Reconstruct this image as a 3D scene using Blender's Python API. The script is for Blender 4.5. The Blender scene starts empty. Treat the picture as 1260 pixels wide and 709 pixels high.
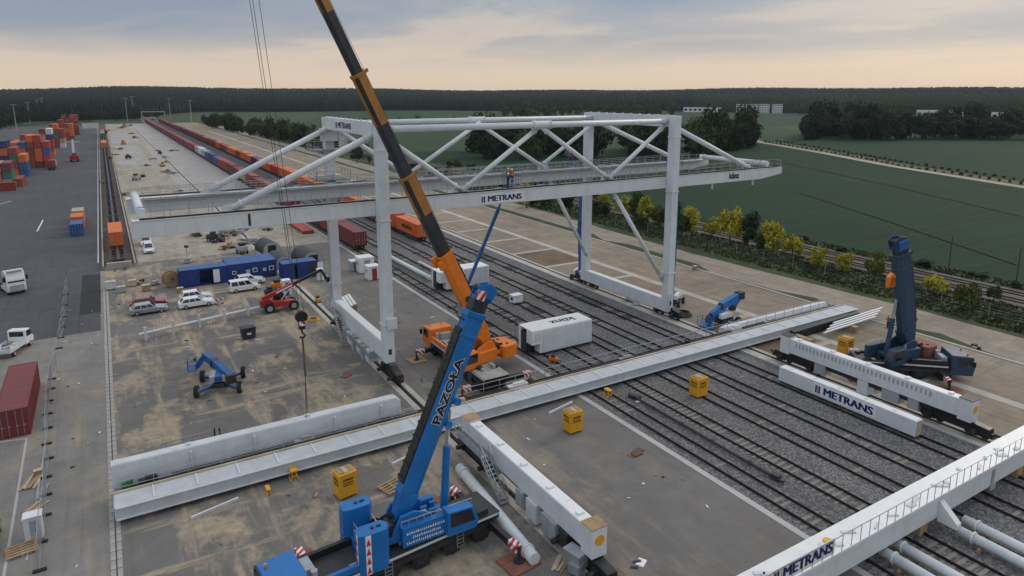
import bpy, bmesh, math, random
import numpy as np
from mathutils import Vector, Matrix, Euler
random.seed(7); RNG = np.random.default_rng(7)
SC = bpy.context.scene
COL = SC.collection
PI = math.pi
HAZE = 0.00005
# ------------------------------------------------------------------ camera
CAM_H, CAM_F, CAM_PITCH, CAM_YAW, CAM_CX, CAM_CY = 30.0, 832.0, math.radians(11.05), math.radians(31.03), 630.0, 277.5
cd = bpy.data.cameras.new('camera'); cam = bpy.data.objects.new('camera', cd); COL.objects.link(cam)
cd.sensor_width = 36.0; cd.lens = CAM_F / 1260.0 * 36.0
cd.shift_y = -(354.5 - CAM_CY) / 1260.0
cd.clip_start = 0.5; cd.clip_end = 20000
cam.location = (0, 0, CAM_H); cam.rotation_euler = (PI/2 - CAM_PITCH, 0, -CAM_YAW)
SC.camera = cam
_fw = Vector((math.sin(CAM_YAW)*math.cos(CAM_PITCH), math.cos(CAM_YAW)*math.cos(CAM_PITCH), -math.sin(CAM_PITCH)))
_rt = Vector((math.cos(CAM_YAW), -math.sin(CAM_YAW), 0)); _up = _rt.cross(_fw)
def proj_x(p):
    v = Vector(p)-Vector((0,0,CAM_H)); return CAM_CX + CAM_F*v.dot(_rt)/v.dot(_fw)
def at(x, y, X=None, Y=None, Z=0.0):
    """photo pixel -> world point on the plane X=, Y= or Z="""
    d = _fw*CAM_F + _rt*(x - CAM_CX) - _up*(y - CAM_CY)
    t = X/d.x if X is not None else Y/d.y if Y is not None else (Z - CAM_H)/d.z
    return Vector((0, 0, CAM_H)) + d*t
# ------------------------------------------------------------------ world and sun
SUN_AZ, SUN_EL = math.radians(78), math.radians(26)      # azimuth from +Y towards +X
w = bpy.data.worlds.new('World'); SC.world = w; w.use_nodes = True
nt = w.node_tree; nt.nodes.clear(); L = nt.links.new
def N(tree, kind, **kw):
    n = tree.nodes.new(kind)
    for k, v in kw.items(): setattr(n, k, v)
    return n
out = N(nt, 'ShaderNodeOutputWorld'); bg = N(nt, 'ShaderNodeBackground'); L(bg.outputs[0], out.inputs[0])
sky = N(nt, 'ShaderNodeTexSky', sky_type='NISHITA', sun_disc=False, sun_elevation=SUN_EL, sun_rotation=SUN_AZ, dust_density=3.0, air_density=1.0)
skys = N(nt, 'ShaderNodeVectorMath', operation='SCALE'); L(sky.outputs[0], skys.inputs[0]); skys.inputs['Scale'].default_value = 0.11
tc = N(nt, 'ShaderNodeTexCoord'); sep = N(nt, 'ShaderNodeSeparateXYZ'); L(tc.outputs['Generated'], sep.inputs[0])
def ramp(tree, fac, stops, interp='LINEAR'):
    r = N(tree, 'ShaderNodeValToRGB'); r.color_ramp.interpolation = interp
    els = r.color_ramp.elements
    while len(els) < len(stops): els.new(0.5)
    for e, (p, c) in zip(els, stops):
        e.position = p; e.color = (*c, 1) if len(c) == 3 else c
    if fac is not None: tree.links.new(fac, r.inputs[0])
    return r
# overcast deck: warm thin cloud low down, thicker blue-grey cloud above, brighter overhead
deck = ramp(nt, sep.outputs['Z'], [(0.0, (.84, .66, .47)), (0.035, (.74, .61, .49)), (0.075, (.52, .49, .47)), (0.13, (.42, .44, .47)), (0.30, (.56, .60, .66)), (1.0, (.98, 1.02, 1.08))])
zz = N(nt, 'ShaderNodeMath', operation='ADD'); L(sep.outputs['Z'], zz.inputs[0]); zz.inputs[1].default_value = 0.06
zi = N(nt, 'ShaderNodeMath', operation='DIVIDE'); zi.inputs[0].default_value = 1.0; L(zz.outputs[0], zi.inputs[1])
pl = N(nt, 'ShaderNodeVectorMath', operation='SCALE'); L(tc.outputs['Generated'], pl.inputs[0]); L(zi.outputs[0], pl.inputs['Scale'])
mp = N(nt, 'ShaderNodeMapping'); L(pl.outputs[0], mp.inputs[0]); mp.inputs['Rotation'].default_value = (0, 0, 0.5); mp.inputs['Scale'].default_value = (0.42, 0.30, 0); mp.inputs['Location'].default_value = (3.3, 1.9, 0)
nz = N(nt, 'ShaderNodeTexNoise'); L(mp.outputs[0], nz.inputs[0]); nz.inputs['Scale'].default_value = 1.0; nz.inputs['Detail'].default_value = 7; nz.inputs['Roughness'].default_value = 0.55; nz.inputs['Distortion'].default_value = 0.4
cl = ramp(nt, nz.outputs[0], [(0.36, (.62, .74, .92)), (0.50, (.86, .90, .98)), (0.58, (1.18, 1.10, 1.02)), (0.72, (1.32, 1.2, 1.08))])
mixc = N(nt, 'ShaderNodeMix', data_type='RGBA', blend_type='MULTIPLY'); mixc.inputs[0].default_value = 1.0
fade = ramp(nt, sep.outputs['Z'], [(0.03, (0, 0, 0)), (0.085, (1, 1, 1)), (0.5, (.7, .7, .7)), (1, (.4, .4, .4))]); L(fade.outputs[0], mixc.inputs[0])
L(deck.outputs[0], mixc.inputs[6]); L(cl.outputs[0], mixc.inputs[7])
mixs = N(nt, 'ShaderNodeMix', data_type='RGBA'); mixs.inputs[0].default_value = 0.93
L(skys.outputs[0], mixs.inputs[6]); L(mixc.outputs[2], mixs.inputs[7]); L(mixs.outputs[2], bg.inputs[0]); bg.inputs[1].default_value = 1.0
sd = bpy.data.lights.new('sun', 'SUN'); sd.energy = 0.8; sd.angle = math.radians(18); sd.color = (1.0, .90, .78)
so = bpy.data.objects.new('sun', sd); COL.objects.link(so)
so.rotation_euler = Vector((math.sin(SUN_AZ)*math.cos(SUN_EL), math.cos(SUN_AZ)*math.cos(SUN_EL), math.sin(SUN_EL))).to_track_quat('Z', 'Y').to_euler()
so.location = (100, 60, 80)
SC.view_settings.view_transform = 'Standard'; SC.view_settings.look = 'None'; SC.view_settings.gamma = 1; SC.view_settings.use_curve_mapping = False
SC.view_settings.exposure = 0.0
SC.cycles.use_denoising = True
SC.cycles.max_bounces = 5; SC.cycles.diffuse_bounces = 2; SC.cycles.glossy_bounces = 2; SC.cycles.transmission_bounces = 3; SC.cycles.transparent_max_bounces = 6; SC.cycles.volume_bounces = 0
# ------------------------------------------------------------------ mesh builder
class MB:
    def __init__(s): s.v = []; s.f = []; s.m = []; s.mi = 0
    def add(s, vs, fs):
        o = len(s.v); s.v += [tuple(p) for p in vs]; s.f += [tuple(i+o for i in f) for f in fs]; s.m += [s.mi]*len(fs); return s
    def box(s, x0, x1, y0, y1, z0, z1):
        return s.add([(x0,y0,z0),(x1,y0,z0),(x1,y1,z0),(x0,y1,z0),(x0,y0,z1),(x1,y0,z1),(x1,y1,z1),(x0,y1,z1)],
                     [(0,3,2,1),(4,5,6,7),(0,1,5,4),(1,2,6,5),(2,3,7,6),(3,0,4,7)])
    def cbox(s, c, size, rot=None):
        hx, hy, hz = size[0]/2, size[1]/2, size[2]/2
        m = rot.to_matrix() if isinstance(rot, Euler) else Euler((0,0,rot or 0)).to_matrix()
        vs = [Vector(c) + m @ Vector(p) for p in [(-hx,-hy,-hz),(hx,-hy,-hz),(hx,hy,-hz),(-hx,hy,-hz),(-hx,-hy,hz),(hx,-hy,hz),(hx,hy,hz),(-hx,hy,hz)]]
        return s.add(vs, [(0,3,2,1),(4,5,6,7),(0,1,5,4),(1,2,6,5),(2,3,7,6),(3,0,4,7)])
    def frame(s, p0, p1, up=(0,0,1)):
        p0, p1 = Vector(p0), Vector(p1); d = (p1-p0).normalized(); up = Vector(up)
        if abs(d.dot(up)) > 0.999: up = Vector((0,1,0))
        x = d.cross(up).normalized(); z = x.cross(d).normalized()
        return p0, p1, d, x, z
    def beam(s, p0, p1, w, h, up=(0,0,1), w2=None, h2=None):
        p0, p1, d, x, z = s.frame(p0, p1, up); w2 = w2 or w; h2 = h2 or h
        vs = [p0-x*w/2-z*h/2, p0+x*w/2-z*h/2, p0+x*w/2+z*h/2, p0-x*w/2+z*h/2, p1-x*w2/2-z*h2/2, p1+x*w2/2-z*h2/2, p1+x*w2/2+z*h2/2, p1-x*w2/2+z*h2/2]
        return s.add(vs, [(3,2,1,0),(4,5,6,7),(0,1,5,4),(1,2,6,5),(2,3,7,6),(3,0,4,7)])
    def tube(s, p0, p1, r, n=8, r2=None, caps=True):
        p0, p1, d, x, z = s.frame(p0, p1); r2 = r if r2 is None else r2
        vs = []
        for i in range(n):
            a = 2*PI*i/n; q = x*math.cos(a)+z*math.sin(a); vs += [p0+q*r, p1+q*r2]
        fs = [(2*i, 2*((i+1)%n), 2*((i+1)%n)+1, 2*i+1) for i in range(n)]
        if caps: fs += [tuple(2*i for i in range(n))[::-1], tuple(2*i+1 for i in range(n))]
        return s.add(vs, fs)
    def path(s, pts, r, n=5):
        for a, b in zip(pts[:-1], pts[1:]): s.tube(a, b, r, n)
        return s
    def prism(s, poly, a, b, plane='xz', taper=None):
        """extrude a 2-D polygon; plane xz -> along y from a to b, yz -> along x, xy -> along z; taper scales end b (or both) inwards"""
        n = len(poly)
        def P(p, t): return (p[0], t, p[1]) if plane == 'xz' else (t, p[0], p[1]) if plane == 'yz' else (p[0], p[1], t)
        vs = [P(p, a) for p in poly] + [P(p, b) for p in (taper or poly)]
        fs = [tuple(range(n)), tuple(range(2*n-1, n-1, -1))] + [(i, i+n, (i+1)%n+n, (i+1)%n) for i in range(n)]
        return s.add(vs, fs)
    def ring(s, c, axis, r, hw, r2=None, n=16):
        a = Vector(axis).normalized(); return s.tube(Vector(c)-a*hw, Vector(c)+a*hw, r, n, r2)
    def rail(s, pts, h=1.1, step=1.5, r=.028, mid=True, toe=False):
        """hand rail along a polyline of floor points"""
        for a, b in zip(pts[:-1], pts[1:]):
            a, b = Vector(a), Vector(b); Ln = (b-a).length; k = max(1, round(Ln/step)); u = Vector((0,0,h))
            for i in range(k+1):
                p = a.lerp(b, i/k); s.beam(p, p+u, r*1.6, r*1.6)
            s.beam(a+u, b+u, r*2, r*2)
            if mid: s.beam(a+u*.5, b+u*.5, r*1.5, r*1.5)
            if toe: s.beam(a+Vector((0,0,.06)), b+Vector((0,0,.06)), .02, .12)
        return s
    def xf(s, m):
        s.v = [tuple(m @ Vector(p)) for p in s.v]; return s
    def mesh(s, name, mats, smooth=False, fix=True):
        me = bpy.data.meshes.new(name); me.from_pydata(s.v, [], s.f)
        mats = mats if isinstance(mats, (list, tuple)) else [mats]
        for m in mats: me.materials.append(MAT[m] if isinstance(m, str) else m)
        if len(mats) > 1: me.polygons.foreach_set('material_index', s.m)
        if smooth: me.polygons.foreach_set('use_smooth', [True]*len(me.polygons))
        if fix:
            b = bmesh.new(); b.from_mesh(me); bmesh.ops.recalc_face_normals(b, faces=b.faces); b.to_mesh(me); b.free()
        me.update(); return me
    def build(s, name, mats, parent=None, bevel=0, smooth=False, seg=1, fix=True):
        return link(name, s.mesh(name, mats, smooth, fix), parent, bevel, seg)
def link(name, me, parent=None, bevel=0, seg=1, mat=None):
    o = bpy.data.objects.new(name, me); COL.objects.link(o)
    if parent is not None: o.parent = parent
    if bevel:
        md = o.modifiers.new('bevel', 'BEVEL'); md.width = bevel; md.segments = seg; md.limit_method = 'ANGLE'; md.angle_limit = 0.6
    if mat:
        o.material_slots[0].link = 'OBJECT'; o.material_slots[0].material = MAT[mat] if isinstance(mat, str) else mat
    return o
LABELS = {}
def tag(o, label=None, cat=None, group=None, kind=None):
    if label: o['label'] = label
    if cat: o['category'] = cat
    if group: o['group'] = group
    if kind: o['kind'] = kind
    return o
def thing(name, label, cat, loc=(0,0,0), rz=0, group=None):
    o = bpy.data.objects.new(name, None); COL.objects.link(o); o.empty_display_size = .2
    o.location = loc; o.rotation_euler = (0, 0, rz)
    return tag(o, label, cat, group)
def dup(root, loc, rz=None, label=None, scale=None, group=None, parent=None):
    r = root.copy(); COL.objects.link(r)
    if parent is None:
        r.location = loc
        if rz is not None: r.rotation_euler = (0, 0, rz)
        if scale is not None: r.scale = (scale,)*3 if not hasattr(scale, '__len__') else scale
        if label: r['label'] = label
        if group: r['group'] = group
    else: r.parent = parent
    for ch in list(root.children): dup(ch, None, parent=r)
    return r
def text(name, s, size, mat, parent, m4, bold=.02, depth=.012, align='CENTER', sx=1.0, fit=None, fat=0):
    cu = bpy.data.curves.new(name, 'FONT'); cu.body = s; cu.size = size; cu.offset = bold*size; cu.extrude = depth; cu.align_x = align; cu.align_y = 'CENTER'; cu.resolution_u = 3
    t = bpy.data.objects.new(name, cu); COL.objects.link(t)
    dg = bpy.context.evaluated_depsgraph_get(); me = bpy.data.meshes.new_from_object(t.evaluated_get(dg))
    bpy.data.objects.remove(t); bpy.data.curves.remove(cu)
    if fit:
        xs = [v.co.x for v in me.vertices]; sx = fit/(max(xs)-min(xs)); cx_ = (max(xs)+min(xs))/2; me.transform(Matrix.Translation((-cx_,0,0)))
    if fat:
        bm = bmesh.new()
        for k in range(5):
            c_ = me.copy(); c_.transform(Matrix.Translation(((k-2)*fat*size*.5, (k % 2)*fat*size*.25, k*.0012))); bm.from_mesh(c_); bpy.data.meshes.remove(c_)
        bm.to_mesh(me); bm.free()
    me.materials.clear(); me.materials.append(MAT[mat]); me.transform(m4 @ Matrix.Diagonal((sx,1,1,1)))
    return link(name, me, parent)
def basis(o, x, y):
    """4x4 placing text: origin o, reading direction x, up direction y"""
    x = Vector(x).normalized(); y = Vector(y); y = (y - x*y.dot(x)).normalized(); z = x.cross(y)
    return Matrix(((x.x,y.x,z.x,o[0]),(x.y,y.y,z.y,o[1]),(x.z,y.z,z.z,o[2]),(0,0,0,1)))
# ------------------------------------------------------------------ materials
MAT = {}
def mk(name):
    m = bpy.data.materials.new(name); m.use_nodes = True; t = m.node_tree; t.nodes.clear()
    o = N(t, 'ShaderNodeOutputMaterial'); b = N(t, 'ShaderNodeBsdfPrincipled'); t.links.new(b.outputs[0], o.inputs[0]); MAT[name] = m
    return m, t, b
def noise(t, vec, scale, detail=4, rough=.55, dist=0, dims=None):
    n = N(t, 'ShaderNodeTexNoise'); n.inputs['Scale'].default_value = scale; n.inputs['Detail'].default_value = detail; n.inputs['Roughness'].default_value = rough; n.inputs['Distortion'].default_value = dist
    if vec is not None: t.links.new(vec, n.inputs['Vector'])
    return n.outputs[0]
def mixrgb(t, fac, a, b, mode='MIX'):
    m = N(t, 'ShaderNodeMix', data_type='RGBA', blend_type=mode)
    for i, x in ((0, fac), (6, a), (7, b)):
        if isinstance(x, (int, float)): m.inputs[i].default_value = x
        elif isinstance(x, (tuple, list)): m.inputs[i].default_value = (*x, 1)
        else: t.links.new(x, m.inputs[i])
    return m.outputs[2]
def pos(t, kind='world', scale=(1,1,1), rot=(0,0,0)):
    s = N(t, 'ShaderNodeNewGeometry').outputs['Position'] if kind == 'world' else N(t, 'ShaderNodeTexCoord').outputs['Object']
    m = N(t, 'ShaderNodeMapping'); t.links.new(s, m.inputs[0]); m.inputs['Scale'].default_value = scale; m.inputs['Rotation'].default_value = rot
    return m.outputs[0]
def bump(t, b, h, strength=.3, dist=.05):
    n = N(t, 'ShaderNodeBump'); n.inputs['Strength'].default_value = strength; n.inputs['Distance'].default_value = dist; t.links.new(h, n.inputs['Height']); t.links.new(n.outputs[0], b.inputs['Normal'])
def paint(name, col, rough=.45, metal=0, var=.12, scale=.8, dirt=.25, dirtcol=(.16,.13,.10), dscale=1.6, streak=True):
    """painted steel: faint mottling plus vertical dirt runs"""
    m, t, b = mk(name); p = pos(t, 'obj', (1,1,1))
    n = noise(t, p, scale, 5, .6); lo = tuple(c*(1-var) for c in col); hi = tuple(min(1, c*(1+var)) for c in col)
    c = ramp(t, n, [(.3, lo), (.7, hi)]).outputs[0]
    if dirt:
        ps = pos(t, 'world', (1.3, 1.3, .22) if streak else (1,1,1)); d = noise(t, ps, dscale, 6, .65)
        f = ramp(t, d, [(.52, (0,0,0)), (.78, (dirt,)*3)]).outputs[0]; c = mixrgb(t, f, c, dirtcol)
    t.links.new(c, b.inputs['Base Color']); b.inputs['Roughness'].default_value = rough; b.inputs['Metallic'].default_value = metal
    r = ramp(t, n, [(.2, (rough*.8,)*3), (.8, (min(1, rough*1.25),)*3)]); t.links.new(r.outputs[0], b.inputs['Roughness'])
    return m
paint('white_steel', (.66,.69,.71), .42, var=.06, dirt=.30, dirtcol=(.34,.33,.30))
paint('white_dusty', (.62,.64,.65), .55, var=.10, dirt=.45, dirtcol=(.34,.30,.24), dscale=1.1)
paint('grey_white', (.50,.53,.55), .5, var=.10, dirt=.4, dirtcol=(.30,.29,.27))
paint('grey_steel', (.36,.38,.39), .5, var=.14, dirt=.3)
paint('galvanised', (.42,.44,.46), .38, .55, var=.16, dirt=.12)
paint('grating', (.20,.21,.22), .6, .3, var=.2, dirt=.3)
paint('dark_steel', (.035,.036,.04), .5, .2, var=.3, dirt=.3, dirtcol=(.10,.075,.05))
paint('black_steel', (.014,.015,.017), .42, var=.3, dirt=.2, dirtcol=(.06,.05,.04))
paint('rubber', (.018,.018,.019), .85, var=.25, dirt=.45, dirtcol=(.09,.08,.065), streak=False)
paint('rust_steel', (.12,.065,.045), .8, var=.3, dirt=.4, dirtcol=(.05,.035,.03))
paint('rail_rust', (.030,.022,.018), .6, .2, var=.3, dirt=.3, dirtcol=(.06,.05,.045))
paint('crane_blue', (.010,.155,.45), .38, var=.12, dirt=.22, dirtcol=(.03,.05,.09))
paint('crane_blue_dark', (.022,.055,.105), .45, var=.2, dirt=.35, dirtcol=(.02,.03,.04))
paint('lift_blue', (.012,.10,.31), .42, var=.2, dirt=.3, dirtcol=(.05,.055,.06))
paint('crane_orange', (.78,.20,.012), .42, var=.12, dirt=.3, dirtcol=(.22,.08,.02))
paint('boom_black', (.030,.034,.040), .40, var=.3, dirt=.35, dirtcol=(.075,.06,.045))
paint('boom_amber', (.40,.165,.03), .45, var=.2, dirt=.5, dirtcol=(.10,.06,.03))
paint('machine_red', (.42,.022,.018), .42, var=.15, dirt=.4, dirtcol=(.12,.05,.04))
paint('yellow', (.76,.37,.012), .5, var=.1, dirt=.4, dirtcol=(.24,.13,.03))
paint('mat_red', (.24,.085,.06), .75, var=.25, dirt=.5, dirtcol=(.22,.17,.12), streak=False)
paint('wood', (.36,.24,.13), .8, var=.3, dirt=.4, dirtcol=(.14,.10,.07), streak=False)
paint('wood_pale', (.50,.42,.30), .8, var=.25, dirt=.3, dirtcol=(.25,.2,.14), streak=False)
paint('site_blue', (.010,.040,.19), .45, var=.12, dirt=.25, dirtcol=(.05,.06,.09))
paint('site_blue_roof', (.030,.105,.29), .55, var=.2, dirt=.5, dirtcol=(.09,.12,.17), streak=False)
paint('white_plain', (.78,.79,.79), .4, var=.05, dirt=.18, dirtcol=(.35,.33,.3))
paint('navy', (.010,.012,.12), .5, var=.1, dirt=.1)
paint('sign_white', (.80,.80,.80), .5, var=.03, dirt=.1, dirtcol=(.5,.5,.48))
paint('sign_red', (.55,.03,.025), .5, var=.08, dirt=.1)
paint('ink', (.012,.012,.013), .5, var=.1, dirt=0)
paint('plastic_white', (.74,.75,.76), .35, var=.05, dirt=.12)
paint('concrete_piece', (.36,.34,.31), .85, var=.2, dirt=.4, dirtcol=(.2,.17,.13), streak=False)
paint('hivis', (.85,.13,.03), .7, var=.1, dirt=.1)
paint('trousers', (.03,.035,.05), .8, var=.2, dirt=.2)
paint('skin', (.52,.32,.23), .6, var=.06, dirt=0)
paint('green_cloth', (.02,.16,.05), .7, var=.25, dirt=.2)
paint('copper_reel', (.34,.20,.09), .7, var=.35, dirt=.4, dirtcol=(.10,.06,.03))
paint('tarp_dark', (.028,.032,.036), .55, var=.3, dirt=.3, dirtcol=(.09,.085,.08))
paint('bark', (.07,.055,.04), .9, var=.3, dirt=0)
for nm, c in dict(car_white=(.80,.81,.82), car_silver=(.36,.40,.44), car_red=(.26,.012,.018)).items():
    paint(nm, c, .22, .0 if nm != 'car_silver' else .5, var=.03, dirt=.12); MAT[nm].node_tree.nodes['Principled BSDF'].inputs['Coat Weight'].default_value = .5
CONT = dict(orange=(.62,.135,.022), rust=(.26,.045,.028), maroon=(.17,.028,.028), red=(.40,.030,.024), blue=(.018,.085,.26), navyc=(.020,.032,.10), grey=(.33,.35,.36), white=(.62,.62,.60), green=(.03,.16,.10), mint=(.20,.36,.27), tan=(.42,.33,.21), purple=(.22,.04,.10), yellowc=(.5,.29,.03))
for nm, c in CONT.items(): paint('c_'+nm, c, .55, var=.16, scale=.35, dirt=.35, dirtcol=(c[0]*.5+.04, c[1]*.5+.035, c[2]*.5+.03))
m, t, b = mk('glass'); b.inputs['Base Color'].default_value = (.015,.02,.024,1); b.inputs['Roughness'].default_value = .06; b.inputs['Specular IOR Level'].default_value = .8
m, t, b = mk('lamp_red'); b.inputs['Base Color'].default_value = (.35,.01,.01,1); b.inputs['Roughness'].default_value = .2
m, t, b = mk('lamp_clear'); b.inputs['Base Color'].default_value = (.7,.72,.74,1); b.inputs['Roughness'].default_value = .15
m, t, b = mk('chrome'); b.inputs['Base Color'].default_value = (.6,.62,.64,1); b.inputs['Roughness'].default_value = .18; b.inputs['Metallic'].default_value = 1
m, t, b = mk('cable'); b.inputs['Base Color'].default_value = (.03,.03,.032,1); b.inputs['Roughness'].default_value = .6
# red / white hazard stripes, and chevron plates
def stripes(name, c1, c2, rot, freq):
    m, t, b = mk(name); p = pos(t, 'obj', (1,1,1), rot)
    wv = N(t, 'ShaderNodeTexWave', wave_type='BANDS', bands_direction='X'); t.links.new(p, wv.inputs[0]); wv.inputs['Scale'].default_value = freq; wv.inputs['Distortion'].default_value = 0
    r = ramp(t, wv.outputs[0], [(.49, c1), (.51, c2)]); t.links.new(r.outputs[0], b.inputs['Base Color']); b.inputs['Roughness'].default_value = .5
stripes('hazard', (.75,.74,.72), (.50,.03,.03), (0, PI/4, PI/4), .9)
stripes('corrug_hint', (.3,.3,.3), (.2,.2,.2), (0,0,0), 2)
# foliage
def leafmat(name, col, var=.5):
    m, t, b = mk(name); oi = N(t, 'ShaderNodeObjectInfo'); p = pos(t, 'world'); n = noise(t, p, .9, 4, .6); n2 = noise(t, p, .12, 2)
    c = ramp(t, n, [(.25, tuple(x*(1-var) for x in col)), (.75, tuple(x*(1+var*.7) for x in col))]).outputs[0]
    c = mixrgb(t, n2, c, mixrgb(t, .55, c, (col[0]*1.5, col[1]*1.15, col[2]*.8))); c = mixrgb(t, .35, c, mixrgb(t, 1.0, c, ramp(t, oi.outputs['Random'], [(0, (.45,.55,.55)), (1, (1.5,1.35,1.2))]).outputs[0], 'MULTIPLY'))
    t.links.new(c, b.inputs['Base Color']); b.inputs['Roughness'].default_value = .75; b.inputs['Specular IOR Level'].default_value = .2
leafmat('leaf_dark', (.024,.043,.021)); leafmat('leaf_mid', (.046,.080,.030)); leafmat('leaf_lime', (.34,.335,.045), .4); leafmat('leaf_olive', (.085,.115,.025), .4); leafmat('leaf_conifer', (.015,.027,.021), .5)
leafmat('leaf_grass', (.040,.062,.022), .4)
# ------------------------------------------------------------------ ground materials (world-space procedural)
def maprange(t, v, a, b, c=0., d=1.):
    n = N(t, 'ShaderNodeMapRange'); n.clamp = True; t.links.new(v, n.inputs[0])
    for i, x in enumerate((a, b, c, d)): n.inputs[i+1].default_value = x
    return n.outputs[0]
def math2(t, op, a, b):
    n = N(t, 'ShaderNodeMath', operation=op)
    for i, x in ((0, a), (1, b)):
        if isinstance(x, (int, float)): n.inputs[i].default_value = x
        else: t.links.new(x, n.inputs[i])
    return n.outputs[0]
def groundmat(name, base, var=.2, fine=.12, sand=None, sandcol=(.36,.275,.175), sandamt=(.50,.60), tracks=0., rough=.9, bumpd=.01, fscale=9, region=None, stain=.25):
    m, t, b = mk(name); p = pos(t)
    big = noise(t, p, .05, 5, .6); mid = noise(t, p, .45, 6, .62, .3); fin = noise(t, p, fscale, 3, .7)
    c = ramp(t, big, [(.28, tuple(x*(1-var) for x in base)), (.72, tuple(x*(1+var) for x in base))]).outputs[0]
    c = mixrgb(t, .8, c, ramp(t, mid, [(.3, (1-var,)*3), (.7, (1+var,)*3)]).outputs[0], 'MULTIPLY')
    c = mixrgb(t, 1., c, ramp(t, fin, [(.25, (1-fine,)*3), (.75, (1+fine,)*3)]).outputs[0], 'MULTIPLY')
    if stain:
        st = noise(t, pos(t, 'world', (.9,.12,1), (0,0,.12)), .35, 5, .6); c = mixrgb(t, ramp(t, st, [(.55, (0,0,0)), (.72, (stain,)*3)]).outputs[0], c, tuple(x*.45 for x in base))
    if sand:
        s1 = noise(t, pos(t, 'world', (1,.6,1)), .2, 8, .7, .15); s2 = noise(t, pos(t, 'world', (1.2,.14,1), (0,0,-.10)), .36, 6, .66, .1); s3 = noise(t, pos(t, 'world', (.16,1.2,1), (0,0,.3)), .34, 6, .66, .1)
        mx = math2(t, 'MAXIMUM', s1, math2(t, 'MAXIMUM', math2(t, 'SUBTRACT', s2, .03), math2(t, 'SUBTRACT', s3, .06)))
        f = maprange(t, mx, *sandamt)
        if region:
            sx = N(t, 'ShaderNodeSeparateXYZ'); t.links.new(p, sx.inputs[0])
            f = math2(t, 'MULTIPLY', f, region(t, sx))
        f = math2(t, 'MULTIPLY', f, sand)
        f = math2(t, 'MULTIPLY', f, maprange(t, noise(t, p, 1.7, 4, .7), .25, .6, .35, 1.))
        c = mixrgb(t, f, c, mixrgb(t, mid, tuple(x*.75 for x in sandcol), tuple(x*1.15 for x in sandcol)))
    if tracks:
        w1 = noise(t, pos(t, 'world', (2.6,.05,1), (0,0,.05)), .8, 3, .6); w2 = noise(t, pos(t, 'world', (.07,2.4,1), (0,0,.22)), .8, 3, .6)
        f = math2(t, 'MULTIPLY', math2(t, 'MAXIMUM', maprange(t, w1, .56, .68), maprange(t, w2, .6, .72)), tracks)
        c = mixrgb(t, f, c, tuple(x*.55 for x in base))
    t.links.new(c, b.inputs['Base Color']); b.inputs['Roughness'].default_value = rough; b.inputs['Specular IOR Level'].default_value = .25
    if bumpd: bump(t, b, math2(t, 'ADD', fin, math2(t, 'MULTIPLY', mid, .6)), .5, bumpd)
    return m
groundmat('g_apron', (.165,.156,.145), .14, .10, sand=1., sandamt=(.50,.59), tracks=.22, sandcol=(.43,.345,.235),
          region=lambda t, s: math2(t, 'MULTIPLY', maprange(t, s.outputs[0], 18, 33, 1., .14), maprange(t, s.outputs[1], 20, 44, .7, 1.)))
groundmat('g_lot', (.22,.212,.198), .16, .10, sand=.8, sandamt=(.50,.66), tracks=.25, sandcol=(.38,.31,.22))
groundmat('g_asphalt', (.085,.086,.093), .16, .16, tracks=.35, rough=.85, stain=.15)
groundmat('g_patch', (.036,.037,.040), .15, .15, rough=.85)
groundmat('g_site', (.30,.255,.19), .2, .12, sand=.55, sandcol=(.46,.44,.40), sandamt=(.46,.56), tracks=.4, stain=.1)
groundmat('g_site_slab', (.36,.35,.335), .12, .10, sand=.4, sandcol=(.40,.33,.23), stain=.2)
groundmat('g_pit', (.115,.095,.080), .3, .25, sand=.5, sandcol=(.20,.16,.12), bumpd=.04)
groundmat('g_sand', (.255,.21,.155), .22, .16, sand=.6, sandcol=(.37,.31,.235), sandamt=(.50,.62), tracks=.55, bumpd=.05, stain=.3)
groundmat('g_soil', (.155,.108,.072), .25, .25, sand=.45, sandcol=(.27,.20,.13), bumpd=.08)
groundmat('g_gravelbed', (.235,.195,.150), .2, .3, bumpd=.05)
groundmat('g_path', (.46,.43,.38), .12, .10, sand=.5, sandcol=(.36,.28,.19), stain=.2)
groundmat('g_road', (.28,.235,.185), .2, .14, tracks=.5, sand=.5, sandcol=(.42,.36,.28), bumpd=.03)
groundmat('g_kerb', (.44,.43,.41), .12, .10, stain=.35)
groundmat('g_grass', (.040,.060,.022), .3, .35, sand=.6, sandcol=(.085,.090,.035), bumpd=.12, fscale=4, stain=.4)
groundmat('g_verge', (.11,.105,.035), .3, .3, bumpd=.1, fscale=4)
groundmat('g_farroad', (.36,.32,.26), .15, .1)
# ballast: stone speckle at several sizes
m, t, b = mk('g_ballast'); p = pos(t)
v1 = N(t, 'ShaderNodeTexVoronoi'); t.links.new(p, v1.inputs[0]); v1.inputs['Scale'].default_value = 7.
v2 = N(t, 'ShaderNodeTexVoronoi'); t.links.new(p, v2.inputs[0]); v2.inputs['Scale'].default_value = 15.
hs = N(t, 'ShaderNodeSeparateColor'); t.links.new(v1.outputs['Color'], hs.inputs[0])
c = ramp(t, hs.outputs[0], [(0, (.022,.023,.026)), (.5, (.105,.107,.110)), (1, (.33,.33,.33))]).outputs[0]
hs2 = N(t, 'ShaderNodeSeparateColor'); t.links.new(v2.outputs['Color'], hs2.inputs[0])
c = mixrgb(t, .5, c, ramp(t, hs2.outputs[1], [(0, (.03,.031,.033)), (1, (.24,.24,.242))]).outputs[0])
c = mixrgb(t, .85, c, ramp(t, noise(t, pos(t, 'world', (1,.12,1)), .5, 6, .6), [(.3, (.72,.72,.73)), (.7, (1.22,1.2,1.17))]).outputs[0], 'MULTIPLY')
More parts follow.
